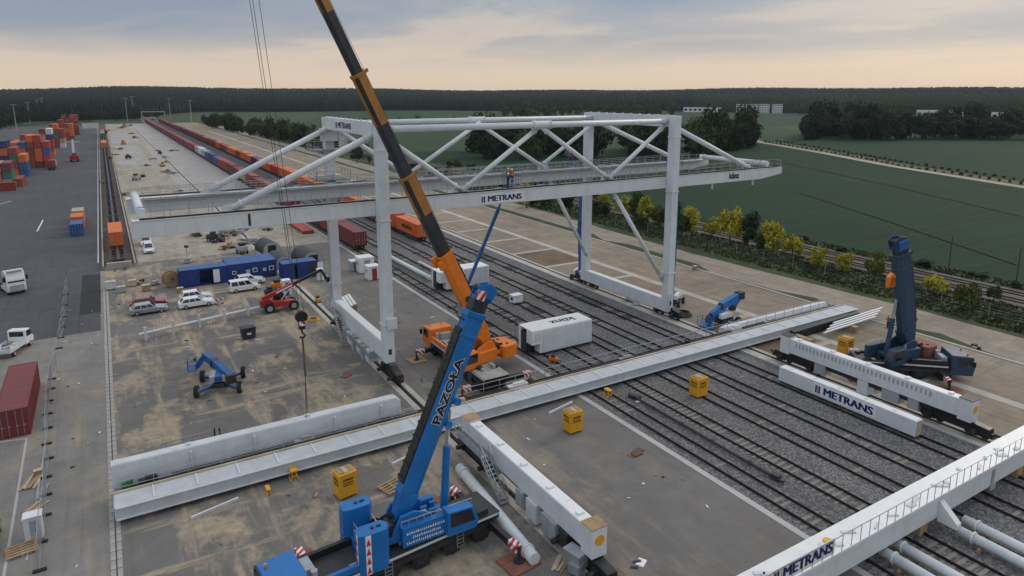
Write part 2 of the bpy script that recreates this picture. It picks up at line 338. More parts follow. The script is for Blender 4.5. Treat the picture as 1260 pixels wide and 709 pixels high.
c = mixrgb(t, ramp(t, noise(t, pos(t, 'world', (1.6,.05,1)), .6, 4, .6), [(.52, (0,0,0)), (.68, (.35,.35,.35))]).outputs[0], c, (.11,.085,.065))
t.links.new(c, b.inputs['Base Color']); b.inputs['Roughness'].default_value = .95; bump(t, b, v1.outputs['Distance'], .8, .06)
# cereal field with tramlines
m, t, b = mk('g_field'); p = pos(t)
c = ramp(t, noise(t, p, .02, 5, .6), [(.3, (.009,.034,.016)), (.7, (.015,.047,.020))]).outputs[0]
c = mixrgb(t, .8, c, ramp(t, noise(t, pos(t, 'world', (.02,.9,1), (0,0,-.62)), 1., 5, .65), [(.25, (.55,.58,.58)), (.75, (1.45,1.40,1.30))]).outputs[0], 'MULTIPLY')
c = mixrgb(t, .6, c, ramp(t, noise(t, p, 5, 3, .7), [(.25, (.65,.65,.65)), (.75, (1.3,1.3,1.25))]).outputs[0], 'MULTIPLY')
t.links.new(c, b.inputs['Base Color']); b.inputs['Roughness'].default_value = .9; b.inputs['Specular IOR Level'].default_value = .15; bump(t, b, noise(t, p, 3, 4, .7), .6, .15)
groundmat('g_tram', (.006,.015,.009), .2, .2, stain=0)
# open country: patchwork of big fields
m, t, b = mk('g_country'); p = pos(t)
vo = N(t, 'ShaderNodeTexVoronoi'); t.links.new(pos(t, 'world', (1,.75,0), (0,0,.4)), vo.inputs[0]); vo.inputs['Scale'].default_value = .0028; vo.inputs['Randomness'].default_value = .8
hv = N(t, 'ShaderNodeSeparateColor'); t.links.new(vo.outputs['Color'], hv.inputs[0])
c = ramp(t, hv.outputs[0], [(0, (.026,.056,.028)), (.3, (.034,.066,.030)), (.6, (.050,.080,.036)), (1, (.085,.105,.050))], 'CONSTANT').outputs[0]
c = mixrgb(t, .7, c, ramp(t, noise(t, p, .03, 6, .6), [(.3, (.75,.78,.75)), (.7, (1.2,1.18,1.15))]).outputs[0], 'MULTIPLY')
t.links.new(c, b.inputs['Base Color']); b.inputs['Roughness'].default_value = .9; b.inputs['Specular IOR Level'].default_value = .15
# ------------------------------------------------------------------ the setting
def sheet(name, x0, x1, y0, y1, z, mat, thick=.0):
    mb = MB()
    if thick: mb.box(x0, x1, y0, y1, z-thick, z)
    else: mb.add([(x0,y0,z),(x1,y0,z),(x1,y1,z),(x0,y1,z)], [(0,1,2,3)])
    return tag(mb.build(name, mat), kind='structure')
def strip(name, pts, width, z, mat):
    mb = MB(); P = [Vector((x, y, z)) for x, y in pts]
    for i, q in enumerate(P):
        d = (P[min(i+1, len(P)-1)] - P[max(i-1, 0)]).normalized(); n = Vector((-d.y, d.x, 0))
        mb.v += [tuple(q+n*width/2), tuple(q-n*width/2)]
        if i: mb.f.append((2*i-2, 2*i-1, 2*i+1, 2*i)); mb.m.append(0)
    return tag(mb.build(name, mat), kind='structure')
YN, YF = 6., 860.
sheet('ground', -6000, 6000, -600, 9000, -.12, 'g_country')
sheet('asphalt_yard', -90, -2.6, 106, 770, 0, 'g_asphalt')
sheet('concrete_yard', -90, -2.6, YN, 106, 0, 'g_lot')
sheet('asphalt_patch', -14.0, -2.65, 98.5, 106.1, .004, 'g_asphalt')
sheet('asphalt_patch', -5.2, -2.62, 107, 131, .004, 'g_patch')
sheet('concrete_yard', -2.6, -1.95, YN, 133, .0, 'g_lot')
sheet('apron', -1.95, 38.5, YN, 136, 0, 'g_apron')
sheet('unfinished_yard', 3.2, 38.5, 136, 790, 0, 'g_site')
sheet('siding_bed', -2.6, 3.2, 133, 780, -.05, 'g_pit')
sheet('kerb', 38.5, 39.05, YN, YF, .04, 'g_kerb', .3)
sheet('track_bed', 39.05, 62.3, YN, 990, -.02, 'g_ballast')
sheet('kerb', 62.3, 63.0, YN, 800, .10, 'g_kerb', .3)
sheet('kerb', 86.1, 86.5, 18, 700, .10, 'g_kerb', .3)
sheet('sandy_strip', 63.0, 86.1, YN, 790, 0, 'g_sand')
sheet('gravel_path', 73.7, 75.0, YN, 600, .006, 'g_path')
sheet('grass_verge', 86.5, 110.3, YN, 900, -.03, 'g_grass')
sheet('railway_bed', 110.3, 119.8, YN-60, 1000, .02, 'g_pit')
sheet('grass_verge', 119.8, 124.3, YN-60, 1000, -.03, 'g_grass')
# the dirt road beside the sandy strip, with an uneven edge
mb = MB(); ys = list(range(0, 760, 6)); rs = random.Random(3)
for i, y in enumerate(ys):
    wv = 1.0*math.sin(y*.05)+rs.uniform(-.35,.35); wl = (0 if 38 < y < 46 or 57 < y < 64 or 78 < y < 104 else -2.2) if y < 110 else 0
    xl = 86.6 if y < 34 else 89.2+wl+rs.uniform(-.3,.3)
    mb.v += [(xl, y, -.024), (95.4+wv, y, -.024)]
    if i: mb.f.append((2*i-2, 2*i-1, 2*i+1, 2*i)); mb.m.append(0)
tag(mb.build('dirt_road', 'g_road'), kind='structure')
for yc in [131.2+12*k for k in range(0, 14)] + [118.9, 107.1, 95.8, 83.9, 71.8, 59.6, 47.5, 35.4]:
    sheet('cross_path', 63.0, 73.7, yc-.45, yc+.45, .005, 'g_path')
for i, yc in enumerate([125, 113, 101.4, 89.8, 77.8, 65.7, 53.5]):
    sheet('bare_soil', 63.3, 73.4, yc-5.2, yc+5.2, .003, 'g_soil' if i in (2, 6) else 'g_gravelbed')
sheet('site_slab', 5, 17, 330, 460, .005, 'g_site_slab'); sheet('site_slab', 4.5, 20, 480, 620, .005, 'g_site_slab'); sheet('site_slab', 20, 38, 200, 460, .005, 'g_site_slab'); sheet('site_slab', 22, 38, 470, 780, .005, 'g_site_slab')
# crane runway strips: concrete beams either side of a groove with the crane rail
for nm, xc in (('near', 24.05), ('far', 63.9)):
    for s in (-1, 1): sheet('runway_beam', xc+s*.50-.28, xc+s*.50+.28, YN, 700, .03, 'g_path', .2)
    sheet('runway_groove', xc-.22, xc+.22, YN, 700, .007, 'g_patch')
# crop field, tramlines, far road and lighter field beyond
def poly(name, pts, z, mat):
    mb = MB(); mb.add([(x, y, z) for x, y in pts], [tuple(range(len(pts)))]); return tag(mb.build(name, mat), kind='structure')
poly('crop_field', [(124.3,-60),(124.3,330),(150,330),(210,290),(300,290),(352,286),(258,108),(205,-60)], -.02, 'g_field')
for a_, b_, c_ in (((962,200),(1110,232),(1262,268)), ((985,238),(1100,275),(1262,330)), ((845,238),(985,262),(1130,296)), ((1000,190),(1130,212),(1262,238))):
    P_ = [at(*q) for q in (a_, b_, c_)]
    for o_ in (0, 1.9): strip('tramline', [(q.x+o_*.5, q.y+o_) for q in P_], .55, -.012, 'g_tram')
fr = [(330,330),(352,284),(316,215),(283,160),(256,101),(226,20),(205,-60)]
strip('farm_track', fr, 5.0, -.01, 'g_farroad'); strip('track_verge', [(x+6.5,y-2) for x, y in fr], 7., -.014, 'g_verge'); strip('farm_track', [(352,284),(395,330),(470,420)], 5., -.008, 'g_farroad')
poly('far_field', [(372,286),(400,292),(440,262),(520,218),(640,150),(560,-60),(216,-60),(262,92),(300,166)], -.016, 'g_field')
# distant rising ground
def hill(x, y):
    r = math.hypot(x, y); a = math.degrees(math.atan2(x, y))
    k = min(1, max(0, (r-1150)/1500)); k = k*k*(3-2*k)
    return -.3 + k*(22 + 4*math.sin(a*.13+.4) + 2.2*math.sin(a*.41) + (7 if False else 0)) + max(0, (6-abs(a-1)))*k*.9
mb = MB(); A = np.radians(np.arange(-75, 140.1, 2.5)); R = [1000,1150,1300,1500,1750,2050,2400,2800,3400,4200,5500]
for r in R:
    for a in A: x, y = r*math.sin(a), r*math.cos(a); mb.v.append((x, y, hill(x, y)))
nA = len(A)
for i in range(len(R)-1):
    for j in range(nA-1): mb.f.append((i*nA+j, i*nA+j+1, (i+1)*nA+j+1, (i+1)*nA+j)); mb.m.append(0)
tag(mb.build('hills', 'leaf_conifer', smooth=True), kind='structure')
# far-off forest: thousands of crowns in one mass
def forest(name, spots, label, mat, seed):
    rg = np.random.default_rng(seed); V = []; F = []; o = 0
    for (x, y, z, h, w, con) in spots:
        n = 6; ph = rg.uniform(0, 6.3)
        prof = [(0,.75),(.35,1.),(.7,.6)] if con else [(.05,.8),(.4,1.05),(.78,.72)]
        for (t, q) in prof:
            for k in range(n):
                a = ph+2*PI*k/n; rr = w*q*rg.uniform(.7,1.25); V.append((x+rr*math.cos(a), y+rr*math.sin(a), z+h*(t+rg.uniform(-.06,.06))))
        V.append((x, y, z+h))
        for i in range(2):
            for k in range(n): F.append((o+i*n+k, o+i*n+(k+1)%n, o+(i+1)*n+(k+1)%n, o+(i+1)*n+k))
        for k in range(n): F.append((o+2*n+k, o+2*n+(k+1)%n, o+3*n))
        o += 3*n+1
    me = bpy.data.meshes.new(name); me.from_pydata(V, [], F); me.materials.append(MAT[mat]); return tag(link(name, me), label, 'forest', kind='stuff')
rg = random.Random(11); S1 = []; S2 = []
def rin(a):
    if a < 2: return 930+6*a
    if a < 6: return 950+(a-2)*75
    return 1235+30*math.sin(a*.35) - max(0, a-45)*9
for a10 in range(-260, 860):
    a = a10/10.; r = rin(a)
    while r < 3300:
        aa = math.radians(a+rg.uniform(-.06,.06)); x, y = r*math.sin(aa), r*math.cos(aa)
        big = 1+max(0, (r-1300)/1500)
        hh = rg.uniform(15, 22)*(1+.25*(big-1)); ww = rg.uniform(2.6,4.2)*big
        (S1 if (a < 46 or r > 1900) else S2).append((x, y, hill(x,y), hh, ww, rg.random() < .6))
        r += rg.uniform(7, 15)*big*big*(1 if r < rin(a)+120 else 2.0)
forest('conifer_forest', S1, 'dark conifer forest along the horizon', 'leaf_conifer', 1)
forest('mixed_woodland', S2, 'green mixed woodland below the right horizon', 'leaf_dark', 2)
# ------------------------------------------------------------------ rail tracks
ORD = ['first', 'second', 'third', 'fourth', 'fifth', 'sixth', 'seventh', 'eighth', 'ninth', 'tenth']
WPAR = {}
_link0 = link
def link(name, me, parent=None, bevel=0, seg=1, mat=None):
    o = _link0(name, me, parent, bevel, seg, mat)
    if parent is not None and parent.name in WPAR: o.matrix_parent_inverse = WPAR[parent.name]
    return o
def wthing(name, label, cat, loc, group=None):
    """a thing whose parts are modelled in world coordinates"""
    o = thing(name, label, cat, loc, 0, group); WPAR[o.name] = Matrix.Translation(Vector(loc)).inverted(); return o
paint('sleeper_concrete', (.25,.22,.19), .9, var=.25, dirt=.4, dirtcol=(.14,.125,.11), streak=False)
sl = MB(); sl.prism([(-1.25,0),(1.25,0),(1.22,.07),(.4,.05),(-.4,.05),(-1.22,.07)], -.13, .13); SLEEPER = sl.mesh('sleeper', 'sleeper_concrete')
def rail_mesh(y0, y1):
    mb = MB(); mb.box(-.07,.07,y0,y1,.05,.07).box(-.018,.018,y0,y1,.07,.18).box(-.036,.036,y0,y1,.18,.22); mb.mi = 1; mb.box(-.022,.022,y0,y1,.2205,.2225); return mb.mesh('rail', ['rail_rust', 'rail_rust'])
def track(label, xc, y0, y1, near0, near1, far1, group=None):
    t = wthing('railway_track', label, 'rail track', (xc, y0, -.03), group)
    me = rail_mesh(y0, y1)
    for s in (-1, 1): link('rail', me, t).location = (xc+s*.755, 0, -.03)
    y = near0; rr = random.Random(int(xc*10))
    while y < near1:
        o = link('sleeper', SLEEPER, t); o.location = (xc+rr.uniform(-.03,.03), y, (-.032 if abs(xc-45.3) < .1 else -.068)-rr.choice((0,.008,.016,.03,.045))); o.rotation_euler.z = rr.uniform(-.012,.012); y += .63
    mb = MB()
    while y < far1: mb.box(xc-1.25, xc+1.25, y-.13, y+.13, -.06, .0-rr.choice((0,.01,.02))); y += .63
    tag(mb.build('sleepers', 'sleeper_concrete', t), kind='stuff')
    return t
TX = [40.85, 45.30, 49.80, 54.25, 59.00]
for i, x in enumerate(TX):
    track(['rail track nearest the concrete apron kerb', 'second rail track out from the concrete apron kerb', 'middle rail track of the five in the ballast', 'second rail track in from the sandy strip', 'rail track nearest the sandy strip, below the sign beam'][i], x, 8, 960, 14, 66, 150)
track('siding track under the empty wagons beside the asphalt yard', .3, 131, 775, 131, 131.5, 200)
track('inner main line track beyond the dirt road', 112.9, -30, 960, 36, 90, 150); track('outer main line track beside the crop field', 117.1, -30, 960, 36, 90, 150)
for xc, nm in ((24.05, 'rail in the runway groove under the left gantry legs'), (63.9, 'rail in the runway groove under the right gantry legs')):
    mb = MB(); mb.box(xc-.08, xc+.08, YN, 690, .01, .03).box(xc-.03, xc+.03, YN, 690, .03, .085); tag(mb.build('crane_rail', 'rail_rust'), nm, 'crane rail')
# slot drain slabs: two rows of small covers
dr = thing('drain_channel', 'slotted drain channel of pale slabs along the yard edge', 'drain', (-1.95, 10, .004))
mb = MB(); mb.box(-.30,.30,-.48,.48,0,.03); DS = mb.mesh('slab', 'concrete_piece')
for i in range(110):
    for s in (-.19, .19):
        o = link('cover_slab', DS, dr); o.scale = (.5, .96, 1); o.location = (s, i*1.0 + .5, random.uniform(-.008, .004))
mb = MB(); mb.box(-.028,.028,0,110,.036,.040); mb.build('slot', 'dark_steel', dr)
# ------------------------------------------------------------------ bogies, sills, stairs (crane travel gear)
def bogie(parent, xc, yc, ln=4.6, z=0., dirn=1):
    """black four-wheel travel bogie along y; wheels and motors are sub-parts"""
    mb = MB(); hz = z
    mb.prism([(yc-ln/2,hz+.42),(yc+ln/2,hz+.42),(yc+ln/2-.2,hz+1.15),(yc+ln*.3,hz+1.25),(yc+.6,hz+1.62),(yc-.6,hz+1.62),(yc-ln*.3,hz+1.25),(yc-ln/2+.2,hz+1.15)], xc-.40, xc+.40, 'yz')
    for s in (-1, 1):
        for q in (-1, 1): mb.box(xc+s*.36-.03, xc+s*.36+.03, yc+q*ln*.30-.5, yc+q*ln*.30+.5, hz+.3, hz+.8)
    b = mb.build('bogie', 'black_steel', parent, .03)
    for q in (-.40, -.19, .19, .40):
        wm = MB(); wm.ring((xc, yc+q*ln, hz+.42), (1,0,0), .36, .09, n=14).ring((xc, yc+q*ln, hz+.42), (1,0,0), .41, .02, n=14); o = wm.build('wheel', 'dark_steel', b)
        if parent.name in WPAR: pass
    for q in (-.3, .3):
        mm = MB(); mm.ring((xc-.75, yc+q*ln, hz+.62), (1,0,0), .2, .34, n=10).cbox((xc-.5, yc+q*ln, hz+.6), (.3,.5,.5)); mm.build('drive_motor', 'dark_steel', b)
    bf = MB(); bf.ring((xc, yc+dirn*(ln/2+.25), hz+.75), (0,1,0), .13, .28, n=10).cbox((xc, yc+dirn*ln*.5, hz+.6), (.6,.2,.45)); bf.build('buffer', 'dark_steel', b)
    return b
def stair(parent, x, y0, z0, y1, z1, wdt=.7, name='stair'):
    mb = MB(); n = max(4, int(abs(z1-z0)/.22))
    for s in (-1, 1): mb.beam((x+s*wdt/2, y0, z0), (x+s*wdt/2, y1, z1), .05, .2)
    for i in range(n+1):
        k = i/n; mb.cbox((x, y0+(y1-y0)*k, z0+(z1-z0)*k), (wdt, .24, .03))
    st = mb.build(name, 'galvanised', parent)
    rb = MB()
    for s in (-1, 1): rb.rail([(x+s*wdt/2, y0, z0), (x+s*wdt/2, y1, z1)], 1.0, .9)
    rb.build('handrail', 'galvanised', st)
    return st
def metrans(parent, o, x, y, Lx, Hy, n):
    """white plate, navy bars and navy lettering; o centre, x reading dir, y up, n outward"""
    o, x, y, n = Vector(o), Vector(x).normalized(), Vector(y).normalized(), Vector(n).normalized()
    mb = MB(); c = [o+x*sx*Lx/2+y*sy*Hy/2+n*k for k in (.0,.03) for sx, sy in ((-1,-1),(1,-1),(1,1),(-1,1))]
    mb.add(c, [(3,2,1,0),(4,5,6,7),(0,1,5,4),(1,2,6,5),(2,3,7,6),(3,0,4,7)]); s = mb.build('sign_board', 'sign_white', parent)
    lm = MB()
    def bar(a, b, mi):
        lm.mi = mi; q = [o+x*xx*Lx+y*sy*Hy*.34+n*k for k in (.032,.045) for xx, sy in ((a,-1),(b,-1),(b,1),(a,1))]
        lm.add(q, [(3,2,1,0),(4,5,6,7),(0,1,5,4),(1,2,6,5),(2,3,7,6),(3,0,4,7)])
    bar(-.475, -.448, 0); bar(-.440, -.428, 1); bar(-.420, -.393, 0); lm.build('stripe', ['navy', 'sign_red'], s)
    text('lettering', 'METRANS', Hy*.92, 'navy', s, basis(o+x*Lx*.065+n*.045, x, y), 0, .006, fit=Lx*.78, fat=.05)
    return s
# ------------------------------------------------------------------ standing gantry crane
XL, XR, YNr, YFr = 23.6, 63.4, 64.6, 82.8
G = wthing('gantry_crane', 'tall white portal gantry crane with tube truss standing across the tracks', 'gantry crane', (43.5, 73.7, 0))
def girder(y0, y1, sgn, label):
    z0, z1 = 17.75, 19.2
    mb = MB(); mb.prism([(1.4,z0),(81.5,z0),(86.2,z0+.55),(86.2,z1),(1.4,z1)], y0, y1)
    g = mb.build('girder', 'white_steel', G, .02); g['label'] = label
    tr = MB(); tr.box(1.4,86.1,y0-.06,y1+.06,z1+.002,z1+.05)
    for k in range(42): tr.box(2+k*2.04, 2.05+k*2.04, y0+.02, y1-.02, z1+.052, z1+.07)
    tr.build('top_flange', 'white_dusty', g)
    yr = y1-.25 if sgn > 0 else y0+.25
    rm = MB(); rm.box(2, 85.5, yr-.06, yr+.06, z1+.071, z1+.22); rm.build('trolley_rail', 'rail_rust', g)
    ya, yb = (y0-.02, y0-.95) if sgn < 0 else (y1+.02, y1+.95)
    if sgn > 0:
        wm = MB(); wm.box(3,84,min(ya,yb),max(ya,yb),z1-.28,z1-.22)
        for k in range(28): wm.beam((4+k*2.9, ya, z1-.6), (4+k*2.9, yb, z1-.3), .06, .08)
        wk = wm.build('walkway', 'grating', g); rb = MB(); rb.rail([(3,yb,z1-.22),(84,yb,z1-.22)], 1.1, 1.6); rb.build('handrail', 'galvanised', wk)
    ia, ib = (y1+.01, y1+.85) if sgn < 0 else (y0-.85, y0-.01)
    iw = MB(); iw.box(3,84,ia,ib,z1-.12,z1-.06)
    for k in range(56): iw.box(3.2+k*1.45,3.28+k*1.45,ia,ib,z1-.06,z1-.03)
    ik = iw.build('inner_walkway', 'grating', g); ir = MB(); ir.rail([(3,ib if sgn < 0 else ia,z1-.06),(84,ib if sgn < 0 else ia,z1-.06)], 1.1, 1.6); ir.build('handrail', 'galvanised', ik)
    rb = MB(); ry = y0+.12 if sgn < 0 else y0+.1
    if sgn < 0: rb.rail([(27, y1-.1, z1+.05),(62, y1-.1, z1+.05)], 1.0, 1.6); rb.rail([(65, y1-.1, z1+.05),(86, y1-.1, z1+.05),(86,y0+.1,z1+.05)], 1.0, 1.6); rb.rail([(2, y1-.1, z1+.05),(22, y1-.1, z1+.05)], 1.0, 2.0)
    else: rb.rail([(26, y0+.12, z1+.05),(62, y0+.12, z1+.05)], 1.0, 1.6)
    rb.build('handrail', 'galvanised', g)
    cb = MB(); rr = random.Random(int(y0))
    for k in range(22):
        x = rr.uniform(3, 84); yy = rr.uniform(y0+.35, y1-.45); cb.cbox((x, yy, z1+.16), (rr.uniform(.4,1.4), rr.uniform(.15,.35), rr.uniform(.08,.22)))
    cb.beam((14,y0+.7,z1+.1),(60,y0+.75,z1+.1),.16,.08).beam((30,y0+.5,z1+.11),(84,y0+.5,z1+.11),.1,.08)
    tag(cb.build('cable_tray', 'grey_steel', g), kind='stuff')
    for k in range(7):
        x = 8.6+k*11.6; sm = MB(); sm.box(x-.16,x+.16,y0-.022,y0-.002,z0+.05,z1-.05); sm.build('splice_plate', 'white_steel', g)
    return g
gN = girder(65.3, 66.7, -1, 'near girder with lettering'); gF = girder(79.7, 81.1, 1, 'far girder with outer walkway')
c = at(618, 246, Y=65.28); metrans(gN, (c.x, 65.29, 18.42), (1,0,0), (0,0,1), 5.6, 1.02, (0,-1,0))
c = at(307, 271, Y=65.28); text('number', '1', 1.55, 'ink', gN, basis((c.x, 65.285, 18.45), (1,0,0), (0,0,1)), .02)
c = at(903, 221, Y=65.28); text('maker_lettering', 'künz', 1.05, 'ink', gN, basis((c.x, 65.285, 18.55), (1,0,0), (0,0,1)), .045)
for px, py in ((875, 226), (925, 221)):
    c = at(px, py, Y=66); mb = MB(); mb.box(c.x-.09,c.x+.09,65.7,65.9,16.9,17.75); mb.build('cable_post', 'white_steel', gN)
for xl, nmx in ((XL, 'left'), (XR, 'right')):
    for yl in (YNr, YFr):
        mb = MB(); zb = 2.2 if xl < 40 else 1.0
        mb.box(xl-.52,xl+.52,yl-.62,yl+.62,zb,27.15)
        lg = mb.build('leg', 'white_steel', G, .03)
        fm = MB(); fm.box(xl-.60,xl+.60,yl-.70,yl+.70,17.3,17.42).box(xl-.62,xl+.62,yl-.72,yl+.72,6.3,6.42).box(xl-.6,xl+.6,yl-.7,yl+.7,24.4,24.5)
        yb = 65.3 if yl < 70 else 81.1
        fm.box(xl-.45,xl+.45,min(yl,yb),max(yl,yb),17.6,19.3); fm.build('joint_plate', 'white_steel', lg)
        if yl == YNr:
            hm = MB(); hm.box(xl-.18,xl+.18,yl-.635,yl-.60,zb+.9,zb+1.5); hm.build('hatch', 'dark_steel', lg)
            if xl < 40:
                hm = MB(); hm.box(xl-.3,xl+.75,yl-1.0,yl-.64,6.0,7.1); hm.build('switch_box', 'white_steel', lg)
    mb = MB(); mb.box(xl-.55,xl+.55,YNr+.66,YFr-.66,25.75,27.12); cb = mb.build('cross_beam', 'white_steel', G, .03)
    rb = MB(); rb.box(xl-.5,xl+.5,YNr-.6,YFr+.6,27.152,27.18)
    for k in range(10): rb.box(xl-.35, xl-.15, YNr+1+k*1.8, YNr+1.25+k*1.8, 27.18, 27.32)
    rb.build('top_plate', 'white_steel', cb)
    if xl < 40: metrans(cb, (xl-.56, 74.6, 26.45), (0,-1,0), (0,0,1), 6.0, 1.05, (-1,0,0))
def pipe(p0, p1, r, name='brace', parent=G, fl=True):
    mb = MB(); mb.tube(p0, p1, r, 14); p0, p1 = Vector(p0), Vector(p1); d = (p1-p0).normalized()
    o = mb.build(name, 'white_steel', parent, smooth=False)
    if fl:
        for p, s in ((p0, 1), (p1, -1)):
            fm = MB(); q = p+d*s*.9; fm.tube(q-d*.05, q+d*.05, r+.10, 12); fm.build('flange', 'white_steel', o)
    for f in o.data.polygons: f.use_smooth = len(f.vertices) == 4
    return o
for yl, yg in ((65.6, 66.0), (81.4, 80.4)):
    pipe((XL+.5,yl,26.45),(XR-.5,yl,26.45),.36,'top_chord')
    for a, b in (((XL+.5,25.9),(33.1,19.6)), ((33.1,19.6),(43.4,26.2)), ((43.4,26.2),(53.6,19.6)), ((53.6,19.6),(XR-.5,25.9)), ((XL-.4,25.9),(9.6,19.6)), ((XR+.4,25.9),(79.2,19.6))):
        pipe((a[0],yl,a[1]),(b[0],yg,b[1]),.27 if abs(a[0]-b[0]) < 11.9 else .33)
    for xn in (33.1, 53.6, 9.6, 79.2):
        mb = MB(); mb.prism([(xn-1.1,19.2),(xn+1.1,19.2),(xn+.7,19.95),(xn-.7,19.95)], yg-.06, yg+.06); mb.build('gusset', 'white_steel', G)
    mb = MB(); mb.ring((43.4,yl,26.45),(1,0,0),.47,1.0,n=12).ring((42.3,yl,26.45),(1,0,0),.56,.06,n=12).ring((44.5,yl,26.45),(1,0,0),.56,.06,n=12); mb.build('chord_joint', 'white_steel', G)
    pipe((54.6,yg,17.8),(XR-.45,yl-.5 if yl < 70 else yl+.6,5.2),.27,'knee_brace')
pipe((2.2,66.5,19.75),(2.2,79.8,19.75),.36,'end_tie'); pipe((84.4,66.5,19.75),(84.4,79.8,19.75),.36,'end_tie')
def sill(xc, z0, z1, vents=False):
    mb = MB(); mb.box(xc-.5,xc+.5,YNr+.64,YFr-.64,z0,z1); s = mb.build('sill_beam', 'white_steel', G, .03)
    tp = MB(); tp.box(xc-.42,xc+.42,YNr+.8,YFr-.8,z1+.002,z1+.03); tp.build('top_plate', 'white_plain', s); return s
sL = sill(XL, 2.3, 4.25); sR = sill(XR, 1.0, 2.7)
for xl, z in ((24.05, 0.09), (63.9, 0.09)):
    for yl in (64.9, 82.4): bogie(G, xl, yl, 5.0, z, -1 if yl < 70 else 1)
mb = MB(); rr = random.Random(4)
for k, (y, w_, h_, d_) in enumerate([(68.6,1.2,1.3,.8),(70.2,1.0,1.6,.9),(71.8,1.3,1.2,.7),(73.6,.8,1.7,.8),(75.2,1.4,1.0,.9),(77.0,.9,1.5,.7)]):
    em = MB(); em.box(XL-.8-d_*.3, XL+.2, y-w_/2, y+w_/2, 2.28-h_, 2.28); em.build('equipment_box', 'grey_steel' if k % 2 else 'white_dusty', G, .03)
st = stair(G, XL-1.1, 76.4, .3, 79.2, 3.3); mb = MB(); mb.box(XL-1.5,XL-.55,79.2,82.5,3.25,3.32); pf = mb.build('platform', 'grating', G); rb = MB(); rb.rail([(XL-1.5,79.2,3.3),(XL-1.5,82.5,3.3)]); rb.build('handrail', 'galvanised', pf)
wk = MB(); wk.box(XL-1.35,XL-.55,66.5,76.3,2.05,2.11); pf = wk.build('platform', 'grating', G); rb = MB(); rb.rail([(XL-1.35,66.5,2.1),(XL-1.35,76.3,2.1)]); rb.build('handrail', 'galvanised', pf)
# service platforms round the far left leg
for z, e in ((19.6, 2.2), (23.2, 2.4)):
    mb = MB(); x0, x1, y0, y1 = XL-e, XL+e*.9, YFr-1.9, YFr+1.6
    mb.box(x0,XL-.55,y0,y1,z,z+.1).box(XL+.55,x1,y0,y1,z,z+.1).box(XL-.55,XL+.55,y0,YFr-.7,z,z+.1); pf = mb.build('platform', 'grating', G)
    rb = MB(); rb.rail([(x0,y0,z+.1),(x1,y0,z+.1),(x1,y1,z+.1),(x0,y1,z+.1),(x0,y0,z+.1)], 1.1, 1.1); rb.build('handrail', 'galvanised', pf)
mb = MB(); mb.cbox((XL-.2,YFr-1.0,24.9),(2.0,.5,1.1)).cbox((XL+1.2,YFr-1.2,24.4),(.5,.5,1.7)).cbox((XL+1.9,YFr-.6,24.3),(.3,.8,1.4)); mb.build('lamp_bracket', 'white_steel', G)
mb = MB(); 
for k in range(24): mb.beam((XL-.58,YFr-.25,4.5+k*.62),(XL-.58,YFr+.25,4.5+k*.62),.03,.03)
for s in (-.25,.25): mb.beam((XL-.6,YFr+s,4.3),(XL-.6,YFr+s,19.6),.05,.05)
mb.build('ladder', 'galvanised', G)
mb = MB(); p0 = at(885,415,X=62.6); q = at(905,372,X=62.9)
for s in (-.2,.2): mb.beam((62.2,63.6+s,.05),(63.0,63.6+s,3.6),.05,.05)
for k in range(10): mb.beam((62.2+.08*k,63.4,.3+.34*k),(62.2+.08*k,63.8,.3+.34*k),.03,.03)
mb.build('ladder', 'galvanised', G)
mb = MB(); mb.box(64.0,64.5,72.5,73.7,.1,1.0).box(63.4,64.1,70.6,71.4,.1,1.0); mb.build('prop', 'white_steel', G)
for k, (x, l) in enumerate(((67,3.2),(70,2.6),(72.6,3.4),(75.5,2.4))):
    mb = MB(); mb.path([(x,67.4+.2*k,19.45),(x+l*.3,67.9,19.6),(x+l*.7,67.5,19.55),(x+l,67.9,19.45)], .14, 6); mb.build('hose', 'rust_steel' if k % 2 else 'dark_steel', gN)
# ------------------------------------------------------------------ second girder, lying across apron and tracks
g2 = wthing('crane_girder', 'long grey-white girder lying on its side across apron and tracks', 'girder', (42, 52, 0))
mb = MB(); mb.box(-1.9,85.5,51.05,53.0,.42,1.38); gb = mb.build('box', 'grey_white', g2, .03)
mb = MB()
for k in range(30): mb.box(.6+k*2.92,.68+k*2.92,51.25,52.9,1.382,1.46)
tag(mb.build('stiffener', 'white_plain', gb), kind='stuff')
mb = MB(); mb.box(-1.8,85.4,50.93,51.05,.42,.50).box(-1.8,85.4,50.95,51.05,1.28,1.36); mb.build('lower_flange', 'white_steel', gb)
mb = MB(); mb.box(-2.1,85.2,53.02,53.2,1.2,1.5); mb.build('timber_strip', 'wood_pale', gb)
mb = MB(); mb.box(-1.8,85.0,53.22,54.25,1.12,1.20)
for k in range(60): mb.box(-1.6+k*1.45,-1.52+k*1.45,53.24,54.25,1.20,1.24)
wk = mb.build('walkway', 'grating', g2); rb = MB(); rb.rail([(-1.6,53.35,1.2),(22,53.35,1.2)], .9, 2.4); rb.rail([(24,54.2,1.2),(85,54.2,1.2)], 1.1, 1.8); rb.build('handrail', 'galvanised', wk)
mb = MB(); mb.beam((-1,53.6,1.34),(84,53.62,1.34),.16,.12).beam((2,54.0,1.33),(70,54.05,1.33),.1,.12).beam((10,53.38,1.32),(84,53.36,1.32),.06,.08); mb.build('cable_tray', 'dark_steel', wk)
